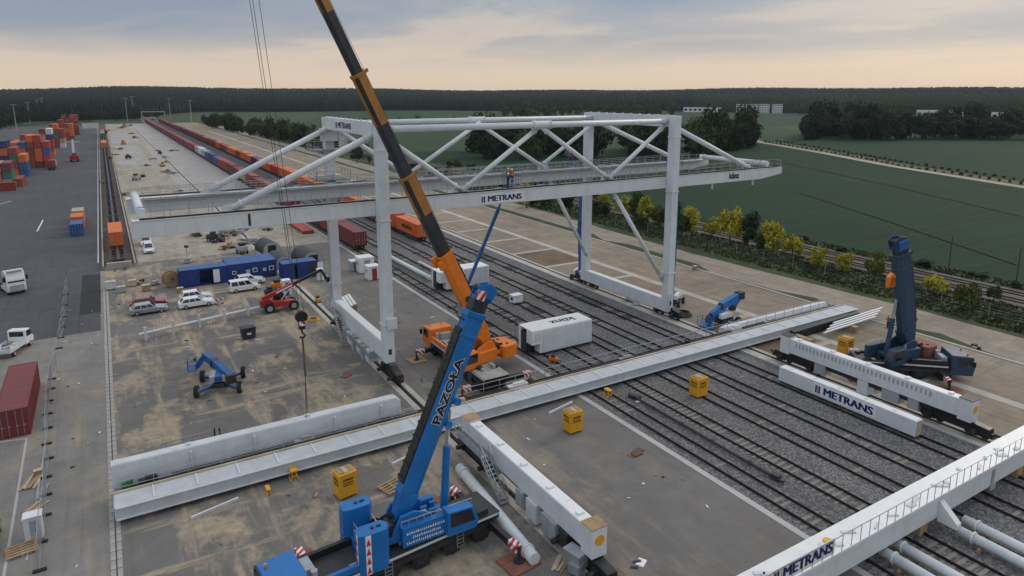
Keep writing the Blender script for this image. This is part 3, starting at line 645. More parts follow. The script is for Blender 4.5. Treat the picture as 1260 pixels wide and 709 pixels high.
for (x, y, z, sx, sy, sz, m_) in ((12,53.8,1.45,1.6,.5,.5,'galvanised'),(33,53.8,1.45,2.2,.6,.5,'white_dusty'),(64.5,53.8,1.5,1.6,.6,.7,'white_dusty'),(26.5,53.7,1.4,1.1,.5,.4,'wood_pale'),(47,53.8,1.4,1.8,.5,.4,'galvanised'),(56,53.7,1.4,.9,.4,.5,'dark_steel'),(71,53.8,1.4,2.4,.5,.4,'galvanised'),(19,53.7,1.4,1.4,.4,.3,'dark_steel'),(.4,53.7,1.5,1.3,.5,.5,'dark_steel'),(-1.0,53.7,1.5,.7,.5,.6,'green_cloth')):
    mb = MB(); mb.cbox((x,y,z),(sx,sy,sz*.5)).cbox((x+.2,y,z+sz*.35),(sx*.6,sy*.7,sz*.5)); mb.build('fitting', m_, g2)
r = wthing('box_beam', 'tall white box beam standing on edge behind the lying girder, left end', 'box beam', (9.5, 54.8, 0))
mb = MB(); mb.prism([(-1.9,.5),(20.9,.5),(20.9,2.55),(20.5,2.9),(-1.9,2.9)], 54.45, 55.35); mb.build('web', 'white_steel', r, .03)
mb = MB()
for x in (3.5,8.2,14.8,19): mb.prism([(x-.06,.5),(x+.06,.5),(x+.06,2.6),(x-.06,2.6)], 54.20, 54.45); 
mb.cbox((5.6,54.2,1.0),(1.6,.4,.1)).cbox((12.5,54.25,.9),(1.2,.3,.2)); mb.build('bracket', 'white_steel', r)
mb = MB(); mb.box(-1.8,20.4,54.5,55.3,2.902,2.93).cbox((12.6,54.9,3.02),(.4,.3,.2)).cbox((3.4,54.9,3.0),(.3,.3,.16)); mb.build('top_plate', 'white_dusty', r)
r = wthing('box_beam', 'low white rounded box beam behind the lying girder, right end', 'box beam', (75, 55, 0))
mb = MB(); mb.prism([(54.5,.45),(55.6,.45),(55.7,1.0),(55.5,1.45),(54.7,1.5),(54.45,1.1)], 63.6, 84.0, 'yz'); mb.build('web', 'white_steel', r, .05)
mb = MB(); mb.box(64,83.5,54.75,55.45,1.503,1.52); mb.build('top_plate', 'white_dusty', r)
# stands under the girder
def stand(loc, label, s=1.0):
    r = thing('trestle_stand', label, 'stand', loc, 0, 'trestles under the girders')
    for sx in (-1, 1):
        mb = MB(); mb.beam((sx*.34*s,-.3,0),(sx*.1*s,-.3,.9*s),.07,.07).beam((sx*.34*s,.3,0),(sx*.1*s,.3,.9*s),.07,.07).beam((sx*.34*s,-.3,.03),(sx*.34*s,.3,.03),.07,.06); mb.build('leg', 'yellow', r)
    mb = MB(); mb.box(-.3*s,.3*s,-.4,.4,.86*s,.98*s).box(-.2*s,.2*s,-.32,-.26,.4*s,.46*s); mb.build('top_bar', 'yellow', r); return r
stand(at(362,590)+Vector((0,.1,0)), 'small yellow trestle peeking out left of the yellow ballast box', .9)
p = at(748,488); stand((p.x,p.y,0), 'small orange-yellow trestle under the girder at the apron kerb', .8)
p = at(330,607); stand((p.x,p.y,0), 'low rusty trestle on the apron left of the blue crane', .5)
for x, nm in ((0.5,'left end'),(30,'middle'),(60,'tracks'),(84,'right end')):
    mb = MB(); mb.box(x-.6,x+.6,51.5,55.2,0.003,.42); tag(mb.build('timber_block', 'wood', None, .02), 'timber packing hidden under the lying girder, %s' % nm, 'timber')
# cable chain and tubes at the girder's right end
r = wthing('cable_chain', 'black ribbed cable chain hanging along the lying girder', 'cable chain', (78, 50.4, 0))
a, b_ = at(1012,425,Z=.6), at(1098,398,Z=1.0)
for k in range(34):
    q = a.lerp(b_, k/33); mb = MB(); mb.cbox((q.x, 50.35+.012*k, .62), (.34,.7,1.1), Euler((.12,0,0))); mb.build('link', 'black_steel', r)
for k in range(4):
    mb = MB(); y = 48.6+.55*k; x0 = at(1042+7*k,412-3*k,Z=.9).x
    mb.tube((x0-2,y-.4,.95),(x0+9.5,y,.95),.13,8); o = tag(mb.build('steel_tube', 'white_steel'), ['nearest', 'second', 'third', 'farthest'][k]+' of four slim white tubes beside the dark blue crane', 'steel tube', 'slim tubes by the dark blue crane')
mb = MB(); mb.box(70.5,71.3,47.6,51.2,.004,.82).box(79.5,80.3,47.6,51.2,.004,.82); tag(mb.build('timber_block', 'wood'), 'timber bearers under the slim white tubes', 'timber')
# ------------------------------------------------------------------ third girder, bottom right
g3 = wthing('crane_girder', 'white girder with railing and sign crossing the bottom right corner', 'girder', (50, 22, 0))
mb = MB(); mb.box(18,54.6,21.0,22.7,1.0,2.7); mb.build('box', 'white_steel', g3, .03)
mb = MB(); mb.box(55.05,86,21.05,22.7,1.0,2.7); mb.build('box', 'white_steel', g3, .03)
mb = MB(); mb.box(54.62,55.03,20.97,22.75,.75,2.66).box(54.45,55.2,20.9,21.0,.7,1.2); mb.build('splice_plate', 'concrete_piece', g3)
mb = MB(); mb.prism([(18,2.702),(86,2.702),(86,2.76),(18,2.76)], 20.92, 22.75); tp = mb.build('top_sheet', 'white_plain', g3)
rr = random.Random(9); mb = MB()
for k in range(34):
    x = rr.uniform(19,84); y = rr.uniform(21.2,22.1); mb.cbox((x,y,2.80),(rr.uniform(.2,1.2),rr.uniform(.1,.4),.08),rr.uniform(-.6,.6))
tag(mb.build('fittings', 'white_dusty', g3), kind='stuff')
mb = MB(); mb.rail([(18,20.95,2.76),(86,20.95,2.76)], 1.1, .95, .024, mid=False); mb.build('handrail', 'galvanised', g3)
mb = MB(); mb.box(18,86,20.90,20.99,2.45,2.70); mb.build('edge_angle', 'white_steel', g3)
c = at(990, 692, Y=20.95); metrans(g3, (c.x, 20.985, c.z), (1,0,0), (0,0,1), 5.7, 1.05, (0,-1,0))
c = at(1160, 600, Y=20.9)
mb = MB(); mb.prism([(c.x-.2,1.0),(c.x+.7,1.0),(c.x+.7,2.0),(c.x-.2,2.0)], 19.6, 21.0, taper=None); b_ = MB(); b_.add([(c.x,21,2.3),(c.x+.55,21,2.3),(c.x,21,.75),(c.x+.55,21,.75),(c.x,19.7,.75),(c.x+.55,19.7,.75),(c.x,19.7,1.15),(c.x+.55,19.7,1.15)], [(0,2,4,6),(1,7,5,3),(0,6,7,1),(6,4,5,7),(4,2,3,5),(0,1,3,2)]); b_.build('foot_bracket', 'white_plain', g3, .02)
c = at(1028, 652, Y=21.4); mb = MB(); mb.ring((c.x+.2,21.9,2.80),(0,0,1),.32,.04,n=12); mb.build('cover', 'yellow', g3)
for x in (30, 46, 60):
    mb = MB(); mb.box(x-.5,x+.5,21.2,22.2,.004,.998); tag(mb.build('timber_block', 'wood', None, .02), 'timber packing under the sign girder, %s' % {30:'over the apron',46:'between the tracks',60:'by the sandy strip'}[x], 'timber')
# ------------------------------------------------------------------ sill beams parked on their bogies
def parked_sill(name, label, xc, y0, y1, face):
    r = wthing(name, label, 'sill beam', (xc, (y0+y1)/2, 0))
    mb = MB(); mb.box(xc-.5,xc+.5,y0+1.05,y1-1.05,1.75,3.35); s = mb.build('beam', 'white_steel', r, .03)
    mb = MB(); mb.box(xc-.46,xc+.46,y0+1.2,y1-1.2,3.352,3.39)
    for k in range(5): mb.cbox((xc, y0+2+(y1-y0-4)*k/4, 3.46),(.5,.35,.16))
    mb.build('top_plate', 'white_plain', s)
    for yy in (y0+.5, y1-.5):
        mb = MB(); mb.box(xc-.6,xc+.6,yy-.58,yy+.58,1.55,3.55); st = mb.build('leg_stub', 'white_steel', r, .03)
        mb = MB(); mb.box(xc-.62,xc+.62,yy-.60,yy+.60,3.552,3.60); mb.build('cover_board', 'wood' if face == 'left' else 'dark_steel', st)
    mb = MB(); mb.ring((xc, y0-.10, 2.75), (0,1,0), .36, .02, n=20); mb.build('roundel', 'yellow', r)
    mb = MB(); mb.box(xc-.12,xc+.3,y0+3.4,y1-3.4,1.2,1.748).box(xc-.3,xc-.2,y0+3.4,y1-3.4,1.45,1.6); mb.build('sill_underframe', 'dark_steel', r)  # dark boxes added to fill the underside, standing for black mechanical parts
    bogie(r, 24.05 if xc < 40 else 63.9, y0+1.7, 6.4, .09, -1); bogie(r, 24.05 if xc < 40 else 63.9, y1-1.7, 6.4, .09, 1)
    return r
r = parked_sill('sill_beam', 'white sill beam on black bogies with stair, beside the blue crane', 24.0, 29.4, 47.0, 'left')
stair(r, 22.9, 39.2, .15, 42.2, 2.4); mb = MB(); mb.box(22.5,23.45,42.2,46.6,2.35,2.41); pf = mb.build('platform', 'grating', r); rb = MB(); rb.rail([(22.5,42.2,2.4),(22.5,46.6,2.4)], 1.1, .8); rb.build('handrail', 'galvanised', pf)
for k, (y, w_, h_, z, m_) in enumerate([(34.0,1.7,1.3,.35,'grey_steel'),(36.2,1.3,1.5,.3,'white_dusty'),(37.8,.9,1.2,.5,'grey_steel'),(32.3,.9,1.1,.6,'dark_steel')]):
    mb = MB(); mb.box(23.3,24.4,y-w_/2,y+w_/2,z,1.748).box(23.27,23.3,y-w_/2+.1,y-.04,z+.1,1.6).box(23.27,23.3,y+.04,y+w_/2-.1,z+.1,1.6); mb.build('switch_cabinet', m_, r, .02)
mb = MB(); mb.cbox((23.1,30.6,1.1),(.9,1.4,1.0),.2).cbox((22.9,30.2,.7),(.7,.8,.6),.3); mb.build('cable_reel_frame', 'galvanised', r)
r = parked_sill('sill_beam', 'white sill beam with slotted side on black bogies, beside the dark blue crane', 63.4, 26.4, 46.0, 'right')
for k in range(34):
    mb = MB(); y = 29.8+k*.43; mb.box(62.885,62.899,y,y+.2,2.62,3.12); mb.build('vent_slot', 'grey_steel', r)
for (y, w_, h_, z, m_) in [(36.4,1.1,1.5,.25,'white_steel'),(33.6,1.7,1.1,.6,'grey_steel'),(41.2,1.3,1.1,.6,'grey_steel'),(31.4,1.0,1.0,.7,'grey_steel')]:
    mb = MB(); mb.box(63.0,64.2,y-w_/2,y+w_/2,z,1.748); mb.build('support' if z < .4 else 'switch_cabinet', m_, r, .02)
r = wthing('sign_beam', 'white box beam with blue sign lettering lying between track and runway', 'box beam', (59.2, 36, 0))
mb = MB(); mb.box(58.75,59.75,28.75,43.0,.24,1.72); mb.build('box', 'white_steel', r, .03); mb = MB(); mb.box(58.8,59.7,28.735,28.748,.3,1.66); mb.build('end_plate', 'wood_pale', r)
mb = MB(); mb.box(58.8,59.7,28.9,42.9,1.722,1.74)
for k in range(5): mb.cbox((59.25,31+k*2.7,1.78),(.3,.2,.1))
mb.build('top_plate', 'white_plain', r)
metrans(r, (58.745, 35.6, .98), (0,-1,0), (0,0,1), 6.4, 1.15, (-1,0,0))
# ------------------------------------------------------------------ loose white pipes
def wpipe(name, label, p0, p1, r_, group=None, flats=True):
    t = wthing(name, label, 'steel pipe', tuple((Vector(p0)+Vector(p1))/2), group)
    pipe(p0, p1, r_, 'tube', t, flats)
    mb = MB(); d = (Vector(p1)-Vector(p0)).normalized(); q = Vector(p0).lerp(Vector(p1), .12); z = p0[2]-r_
    for k in (.12,.85):
        q = Vector(p0).lerp(Vector(p1), k)
        if z > .05: mb.cbox((q.x,q.y,z/2-.002),(1.0,.18,z-.01))
    if mb.v: mb.build('bearer', 'wood', t)
    return t
wpipe('steel_pipe', 'thick white pipe lying between the blue crane and the parked sill beam', (21.95,44.6,.5), (21.2,32.4,.5), .42)
for k, (x, y1, ln) in enumerate(((41.05,21.3,12),(42.6,21.6,12),(47.6,19.7,12),(49.2,20.2,12))):
    wpipe('steel_pipe', ['leftmost','second from left','third from left','rightmost'][k]+' of four white pipes below the sign girder', (x,y1,.62), (x-.1,y1-ln,.62), .34, 'white pipes on the tracks')
wpipe('steel_pipe', 'white pipe lying on the tracks by the white cabins', (43.1,116,.55), (43.4,97.6,.55), .36)
wpipe('steel_pipe', 'short white pipe behind the longer one on the tracks', (46.2,109,.5), (46.3,101,.5), .2)
mb = MB(); mb.tube((43.05,48.6,.2),(42.9,30.2,.2),.13,8)
r = wthing('hose_bundle', 'dark cable hose stretched along the ballast between two tracks', 'hose', (43,40,0)); mb.build('hose', 'tarp_dark', r)
for y in (33.5,37.5,41.2,45):
    mb = MB(); mb.ring((43.0,y,.22),(0,1,0),.17,.12,n=8); mb.build('clamp', 'dark_steel', r)
mb = MB(); mb.cbox((43.1,47.8,.22),(.6,1.2,.3),.3).cbox((43.0,31,.25),(.5,.7,.4),.2); mb.build('coupling', 'dark_steel', r)
# ------------------------------------------------------------------ vehicles and machines: shared pieces
def RZ(a): return Matrix.Rotation(a, 4, 'Z')
def T(*v): return Matrix.Translation(Vector(v[0] if len(v) == 1 else v))
_WH = {}
def wheel(parent, c, r, w_, ax=(0,1,0), rim='grey_steel', m4=None, name='wheel'):
    """tyre with a rim as its sub-part"""
    key = (round(r,3), round(w_,3), rim)
    if key not in _WH:
        mb = MB(); mb.tube((0,-w_/2+.04,0),(0,w_/2-.04,0), r, 20).tube((0,-w_/2,0),(0,w_/2,0), r*.88, 20)
        if r > .55:
            for k in range(20):
                a = 2*PI*k/20; mb.cbox((r*math.cos(a), (.25 if k % 2 else -.25)*w_, r*math.sin(a)), (.06,w_*.5,r*.16), Euler((0,-a,0)))
        me = mb.mesh('tyre', 'rubber'); rb = MB()
        for s in (-1, 1): rb.tube((0,s*(w_/2-.005),0),(0,s*(w_/2+.012),0), r*.56, 14).tube((0,s*(w_/2+.012),0),(0,s*(w_/2+.05),0), r*.2, 8)
        _WH[key] = (me, rb.mesh('rim', rim))
    me, rm = _WH[key]; o = link(name, me, parent)
    loc = Vector(c); ang = math.atan2(ax[1], ax[0]) - PI/2
    o.location = loc if m4 is None else m4 @ loc; o.rotation_euler.z = ang + (0 if m4 is None else m4.to_euler().z)
    o2 = bpy.data.objects.new('rim', rm); COL.objects.link(o2); o2.parent = o
    return o
def person(label, loc, rz=0, top='hivis', helmet='plastic_white', reach=.35):
    r = thing('person', label, 'person', loc, rz, 'workers')
    J = dict(pel=(0,0,.95), ch=(0,0,1.32), nk=(0,0,1.5), hd=(.02,0,1.62), ht=(.02,0,1.76), ls=(0,.19,1.42), le=(.06,.25,1.15), lh=(reach,.2,1.08), rs=(0,-.19,1.42), re=(.06,-.25,1.15), rh=(reach,-.2,1.08),
             lp=(0,.10,.9), lk=(.03,.11,.5), la=(0,.11,.09), lt=(.15,.12,.05), rp=(0,-.10,.9), rk=(.03,-.11,.5), ra=(0,-.11,.09), rt=(.15,-.12,.05))
    E_ = [('pel','ch'),('ch','nk'),('nk','hd'),('hd','ht'),('ch','ls'),('ls','le'),('le','lh'),('ch','rs'),('rs','re'),('re','rh'),('pel','lp'),('lp','lk'),('lk','la'),('la','lt'),('pel','rp'),('rp','rk'),('rk','ra'),('ra','rt')]
    R_ = dict(pel=.15,ch=.16,nk=.06,hd=.095,ht=.085,ls=.075,le=.055,lh=.045,rs=.075,re=.055,rh=.045,lp=.10,lk=.07,la=.05,lt=.045,rp=.10,rk=.07,ra=.05,rt=.045)
    key = '_person_%.2f' % reach
    if key not in bpy.data.meshes:
        ks = list(J); me = bpy.data.meshes.new('body'); me.from_pydata([J[k] for k in ks], [(ks.index(a), ks.index(b)) for a, b in E_], [])
        o = bpy.data.objects.new('body', me); COL.objects.link(o); sk = o.modifiers.new('s', 'SKIN'); sk.use_smooth_shade = True
        for i, k in enumerate(ks): me.skin_vertices[0].data[i].radius = (R_[k],)*2
        me.skin_vertices[0].data[0].use_root = True; o.modifiers.new('u', 'SUBSURF').levels = 1
        dg = bpy.context.evaluated_depsgraph_get(); m2 = bpy.data.meshes.new_from_object(o.evaluated_get(dg)); bpy.data.objects.remove(o); m2.name = key
        for mm in ('trousers', 'skin', 'hivis'): m2.materials.append(MAT[mm])
        for p in m2.polygons:
            z = p.center.z; p.material_index = 1 if z > 1.5 or (z < 1.14 and z > 1.0 and p.center.x > reach-.06) else 0
    o = link('body', bpy.data.meshes[key], r)
    mb = MB(); mb.tube((0,0,.92),(0,0,1.2),.19,12,.205).tube((0,0,1.2),(0,0,1.46),.205,12,.13); v = mb.build('vest', top, r, smooth=True); v.scale = (.82,1.08,1)
    mb = MB(); mb.tube((.02,0,1.70),(.02,0,1.79),.135,12,.10).tube((.02,0,1.79),(.02,0,1.825),.10,12,.04).tube((.03,0,1.69),(.03,0,1.705),.165,12,.15); mb.build('helmet', helmet, r, smooth=False)
    mb = MB(); mb.cbox((.105,0,1.63),(.03,.03,.05)); mb.build('nose', 'skin', r)
    return r
# ------------------------------------------------------------------ mobile telescopic crane
def mobile_crane(name, label, loc, rz, slew, luff, mc, boom_mat, base_len, base_h, secs, sx=0., out=(3.6,3.6), axles=5, Lc=15., hook=None, cw='pair', side_mat='black_steel', deck='dark_steel', cabside=1):
    r = thing(name, label, 'mobile crane', loc, rz)
    hw = 1.42; x0, x1 = -Lc*.5, Lc*.5
    mb = MB(); mb.box(x0,x1-2.4,-hw,hw,1.25,1.72).box(x0+.3,x1-2.6,-.6,.6,.7,1.25); ch = mb.build('chassis', 'black_steel', r, .03)
    mb = MB(); mb.box(x0,x1-2.5,-hw-.03,hw+.03,1.722,1.78); mb.build('deck', deck, ch)
    for s in (-1,1):
        mb = MB(); mb.box(x0+.1,x1-2.6,s*(hw+.04)-.02,s*(hw+.04)+.02,1.55,1.70); mb.build('side_rail', 'white_dusty', ch)
        mb = MB(); mb.box(x0+.5,x1-3,s*hw-.1,s*hw+.0,.95,1.25); mb.build('skirt', 'dark_steel', ch)
        mb = MB(); mb.box(x1-6.2,x1-2.6,s*(hw-.12)-.14,s*(hw-.12)+.14,1.79,2.25); mb.build('side_panel', mc if s > 0 else 'black_steel', ch, .03)
    for k in range(axles):
        xx = x0+1.4+k*(Lc-4.2)/(axles-1)
        for s in (-1,1): wheel(r, (xx,s*(hw-.28),.74), .74, .5, rim='dark_steel')
    # driver's cab
    mb = MB(); mb.prism([(x1-2.35,.75),(x1-.15,.75),(x1,1.5),(x1-.25,2.85),(x1-2.35,2.95)], -hw, hw); cb = mb.build('driver_cab', mc, r, .08, seg=2)
    mb = MB(); mb.prism([(x1+.015,1.62),(x1+.03,1.62),(x1-.19,2.72),(x1-.21,2.72)], -hw+.15, hw-.15); mb.build('windscreen', 'glass', cb)
    for s in (-1,1):
        mb = MB(); mb.prism([(x1-1.7,1.75),(x1-.35,1.75),(x1-.5,2.65),(x1-1.7,2.65)], s*(hw+.01)-.008, s*(hw+.01)+.008); mb.build('window', 'glass', cb)
    mb = MB()
    for s in (-1,1): mb.ring((x1-.6,s*.8,3.0),(0,0,1),.09,.1,n=8)
    mb.build('beacon', 'crane_orange', cb)
    mb = MB(); mb.box(x1-3.1,x1-2.5,-.9,.4,1.79,2.5).ring((x1-2.9,.8,2.2),(0,0,1),.22,.45,n=10); mb.build('engine_box', 'grey_steel', r, .03)
    for s in (-1,1):
        mb = MB(); mb.cbox((x1-.25,s*(hw+.28),2.2),(.16,.3,.6)); mb.build('mirror', 'black_steel', cb)
        mb = MB(); mb.cbox((x1-.02,s*(hw-.35),1.05),(.12,.4,.2)); mb.build('headlight', 'lamp_clear', cb)
    rr_ = random.Random(int(loc[0]*10))
    for k in range(9):
        xx = rr_.uniform(x0+.4,x1-4.2); yy = rr_.choice((-1,1))*rr_.uniform(.55,1.2); h_ = rr_.uniform(.12,.45); mb = MB(); mb.cbox((xx,yy,1.785+h_/2),(rr_.uniform(.3,.9),rr_.uniform(.2,.5),h_)); mb.build('deck_box', rr_.choice(['dark_steel','grey_steel','tarp_dark','galvanised']), ch, .02)
    for q_ in range(2):
        mb = MB(); xx = x0+3.2+q_*5.2
        for k in range(5): mb.cbox((xx,hw+.07,.45+.26*k),(.5,.04,.04))
        for s in (-.25,.25): mb.cbox((xx+s,hw+.07,.98),(.04,.04,1.2))
        mb.build('ladder', 'galvanised', ch)
    # outriggers
    for xo in (x0+.7, x1-3.4):
        for s in (-1,1):
            mb = MB(); mb.beam((xo,s*1.0,1.05),(xo,s*(hw+out[0 if s < 0 else 1]),.98),.42,.5); ob = mb.build('outrigger', 'black_steel', r, .02)
            e = s*(hw+out[0 if s < 0 else 1]); mb = MB(); mb.ring((xo,e,.65),(0,0,1),.13,.55,n=10).ring((xo,e,.16),(0,0,1),.34,.08,n=12); mb.build('jack', 'dark_steel', ob)
            mb = MB(); mb.cbox((xo,e-s*.45,1.0),(.45,.9,.52)); mb.build('hazard_plate', 'hazard', ob)
    # superstructure
    S = T(sx,0,1.78) @ RZ(slew)
    mb = MB(); mb.tube((0,0,0),(0,0,.3),1.15,20); mb.xf(S).build('slew_ring', 'dark_steel', r)
    mb = MB(); mb.box(-3.4,1.7,-.95,.95,.3,.7)
    for s in (-1,1): mb.prism([(-2.6,.7),(.4,.7),(.2,1.6),(-1.0,2.1),(-1.9,2.0)], s*.86-.1, s*.86+.1)
    mb.xf(S).build('turntable', mc, r, .03)
    sp = MB(); sp.box(-2.0,3.0,-1.45,-.98,.1,1.45).box(-.6,-.55,-1.47,-1.45,.2,1.4).box(1.3,1.34,-1.47,-1.45,.2,1.4); sd_ = sp.xf(S).build('machinery_panel', mc, r, .03)
    for xa_, xb_ in ((-2.0,.6),(.9,3.0)): rb = MB(); rb.rail([(xa_,-1.2,1.45),(xb_,-1.2,1.45)], .35, .5, mid=False); rb.xf(S).build('handrail', 'galvanised', sd_)
    sp = MB(); sp.box(-2.0,1.2,.98,1.45,.1,1.3); sp.xf(S).build('machinery_panel', mc, r, .03)
    cbx = MB(); cbx.prism([(.9,.1),(3.0,.1),(3.15,.7),(2.7,1.75),(.9,1.85)], cabside*1.05, cabside*1.95); oc = cbx.xf(S).build('operator_cab', mc, r, .06, seg=2)
    for yy in (cabside*1.0, cabside*1.97):
        g_ = MB(); g_.prism([(1.1,.75),(2.85,.75),(2.55,1.65),(1.1,1.7)], yy-.02, yy+.02); g_.xf(S).build('window', 'glass', oc)
    g_ = MB(); g_.prism([(3.17,.75),(3.19,.75),(2.75,1.7),(2.73,1.7)], cabside*1.15, cabside*1.85); g_.xf(S).build('windscreen', 'glass', oc)
    for k in range(12):
        xx = rr_.uniform(-3.0,1.4); yy = rr_.uniform(-.8,.8); h_ = rr_.uniform(.15,.5); q = MB(); q.cbox((xx,yy,.7+h_/2),(rr_.uniform(.2,.6),rr_.uniform(.15,.4),h_),rr_.uniform(-.3,.3)); q.xf(S).build('hydraulic_unit', rr_.choice(['dark_steel','black_steel','grey_steel',mc]), r, .02)
    for k in range(5):
        y_ = -.7+.3*k; q = MB(); q.path([(-2.8,y_,.9),(-2.0,y_+rr_.uniform(-.1,.1),1.5+rr_.uniform(-.2,.2)),(-1.0,y_*.7,1.3),(-.2,y_*.6,.95)], .035, 5); q.xf(S).build('hose', 'cable', r)
    q = MB(); q.tube((.2,1.2,1.3),(.2,1.2,1.9),.07,8); q.xf(S).build('exhaust', 'grey_steel', r)
    # winches and counterweights
    for xx in (-2.4,-3.1):
        w_ = MB(); w_.tube((xx,-.6,.98),(xx,.6,.98),.34,14).tube((xx,-.68,.98),(xx,-.62,.98),.46,14).tube((xx,.62,.98),(xx,.68,.98),.46,14); w_.xf(S).build('winch', 'dark_steel', r)
    if cw == 'pair':
        for s in (-1,1):
            c_ = MB(); y0, y1 = s*.95, s*2.05; ya, yb = min(y0,y1), max(y0,y1)
            pl_ = [(-5.0,ya+.15),(-4.6,ya),(-3.3,ya),(-3.0,ya+.4),(-3.0,yb-.4),(-3.3,yb),(-4.6,yb),(-5.0,yb-.15)]
            c_.prism(pl_, -.35, 2.35, 'xy'); c_o = c_.xf(S).build('counterweight', mc, r, .05, seg=2)
            for k in range(4):
                g_ = MB(); g_.box(-5.012,-4.99,ya+.2,yb-.2,.0+k*.5,.08+k*.5); g_.xf(S).build('groove', 'black_steel', c_o)
            g_ = MB(); g_.ring((-4.0,(ya+yb)/2,2.37),(0,0,1),.12,.04,n=8).cbox((-3.6,(ya+yb)/2,2.39),(.3,.14,.06)); g_.xf(S).build('lifting_eye', 'black_steel', c_o)
            if s < 0:
                for (px_, yy, nn) in ((-4.62,ya-.012,0),(-5.012,(ya+yb)/2,1)):
                    g_ = MB()
                    if nn == 0: g_.box(px_,px_+.35,yy-.01,yy+.01,-.3,2.3)
                    else: g_.box(-5.03,-5.01,ya+.22,ya+.5,-.3,2.3)
                    pl2 = g_.xf(S).build('reflector_plate', 'sign_white', c_o)
                    for k in range(4):
                        t_ = MB(); z = -.2+k*.62
                        if nn == 0: t_.prism([(px_+.03,z),(px_+.32,z),(px_+.175,z+.45)], yy-.03, yy-.011)
                        else: t_.prism([(ya+.24,z),(ya+.48,z),(ya+.36,z+.45)], -5.05, -5.031, 'yz')
                        t_.xf(S).build('triangle', 'sign_red', pl2)
        mb = MB(); mb.box(-4.6,-3.2,-.94,.94,.0,.5); mb.xf(S).build('counterweight_base', mc, r)
        for xa_, za_ in ((-4.4,.55),(-3.2,.75)): rb = MB(); rb.rail([(xa_,-.9,za_),(xa_,.9,za_)], .9, .6); rb.xf(S).build('handrail', 'galvanised', r)
    else:
        c_ = MB(); c_.prism([(-5.2,-1.1),(-4.6,-1.5),(-3.2,-1.5),(-3.0,-1.2),(-3.0,1.2),(-3.2,1.5),(-4.6,1.5),(-5.2,1.1)], -.2, 1.15, 'xy'); c_o = c_.xf(S).build('counterweight', cw, r, .06, seg=2)
        g_ = MB(); g_.ring((-4.0,-.8,1.18),(0,0,1),.15,.06,n=8).ring((-4.0,.8,1.18),(0,0,1),.15,.06,n=8); g_.xf(S).build('lifting_eye', 'black_steel', c_o)
    # boom
    FX, FZ = -1.6, 1.75
    B = S @ T(FX,0,FZ) @ Matrix.Rotation(-luff, 4, 'Y')
    wd = base_h*.62
    def sect(x_a, x_b, h, w2):
        p_ = [(-w2/2,h*.5),(-w2/2,-h*.22),(-w2*.28,-h*.5),(w2*.28,-h*.5),(w2/2,-h*.22),(w2/2,h*.5)]
        return MB().prism(p_, x_a, x_b, 'yz')
    bs = MB(); bs.prism([(-.3,-base_h*.3),(1.4,-base_h*.5),(1.4,base_h*.5),(-.3,base_h*.25)], -wd/2, wd/2); bs.v += []; bo = bs.xf(B).build('boom', boom_mat, r, .03)
    sect(1.4, base_len, base_h, wd).xf(B).build('base_section', boom_mat, bo, .05, seg=2)
    tp = MB(); tp.box(2.0,base_len-1.2,-wd*.45,wd*.45,base_h*.502,base_h*.60); 
    for k in range(int(base_len)): tp.box(2.2+k*.9,2.32+k*.9,-wd*.46,wd*.46,base_h*.6,base_h*.66)
    tp.xf(B).build('top_trunking', side_mat, bo)
    col_ = MB(); 
    sect(base_len-.35, base_len+.02, base_h*1.14, wd*1.14).xf(B).build('collar', boom_mat, bo, .03)
    sect(base_len-1.7, base_len-1.5, base_h*1.08, wd*1.08).xf(B).build('collar', boom_mat, bo, .02)
    xa = base_len; h = base_h; w2 = wd
    for i, (ln, hh) in enumerate(secs):
        h2, w3 = hh, hh*.66
        sect(xa-.02, xa+ln, h2, w3).xf(B).build('telescope_section', 'boom_black', bo, .04, seg=2)
        if ln > 3:
            for s in (-1,1):
                a_ = MB(); a_.box(xa+ln*.52,xa+ln-.1,s*(w3/2+.012)-.012,s*(w3/2+.012)+.012,-h2*.2,h2*.46); a_.xf(B).build('side_plate', 'boom_amber', bo)
            a_ = MB(); a_.prism([(-w3*.27,-h2*.505),(w3*.27,-h2*.505),(w3*.27,-h2*.53),(-w3*.27,-h2*.53)], xa+ln*.52, xa+ln-.1, 'yz'); a_.xf(B).build('belly_plate', 'boom_amber', bo)
            sect(xa+ln-.3, xa+ln, h2*1.18, w3*1.2).xf(B).build('collar', 'boom_amber', bo, .02)
            for s in (-1,1):
                q = MB(); q.cbox((xa+ln-.1,s*w3*.55,h2*.65),(.3,.1,.3)); q.xf(B).build('guide_lug', 'boom_amber', bo)
        xa += ln
    hd = MB(); hh = secs[-1][1] if secs else base_h
    hd.prism([(xa,-hh*.6),(xa+1.0,-hh*.75),(xa+1.3,-hh*.2),(xa+.9,hh*.55),(xa,hh*.55)], -wd*.36, -wd*.30); hd.prism([(xa,-hh*.6),(xa+1.0,-hh*.75),(xa+1.3,-hh*.2),(xa+.9,hh*.55),(xa,hh*.55)], wd*.30, wd*.36); hd.box(xa,xa+.3,-wd*.36,wd*.36,-hh*.55,hh*.5); hd.box(xa+.3,xa+.85,-wd*.3,wd*.3,-hh*.1,hh*.4)
    ho = hd.xf(B).build('boom_head', boom_mat, bo, .03)
    for zz_, rr_ in ((-.45,.26),(.35,.2)):
        q = MB(); q.tube((xa+.8,-wd*.3,hh*zz_),(xa+.8,wd*.3,hh*zz_),rr_,14); q.xf(B).build('sheave', 'dark_steel', ho)
    # luffing ram
    a0 = S @ Vector((1.5,0,.45)); a1 = B @ Vector((base_len*.52,0,-base_h*.52)); mid = a0.lerp(a1,.66)
    q = MB(); q.tube(a0,mid,.26,14); rm_ = q.build('ram', mc, r); q = MB(); q.tube(mid,a1,.17,12); q.build('piston', 'chrome', rm_)
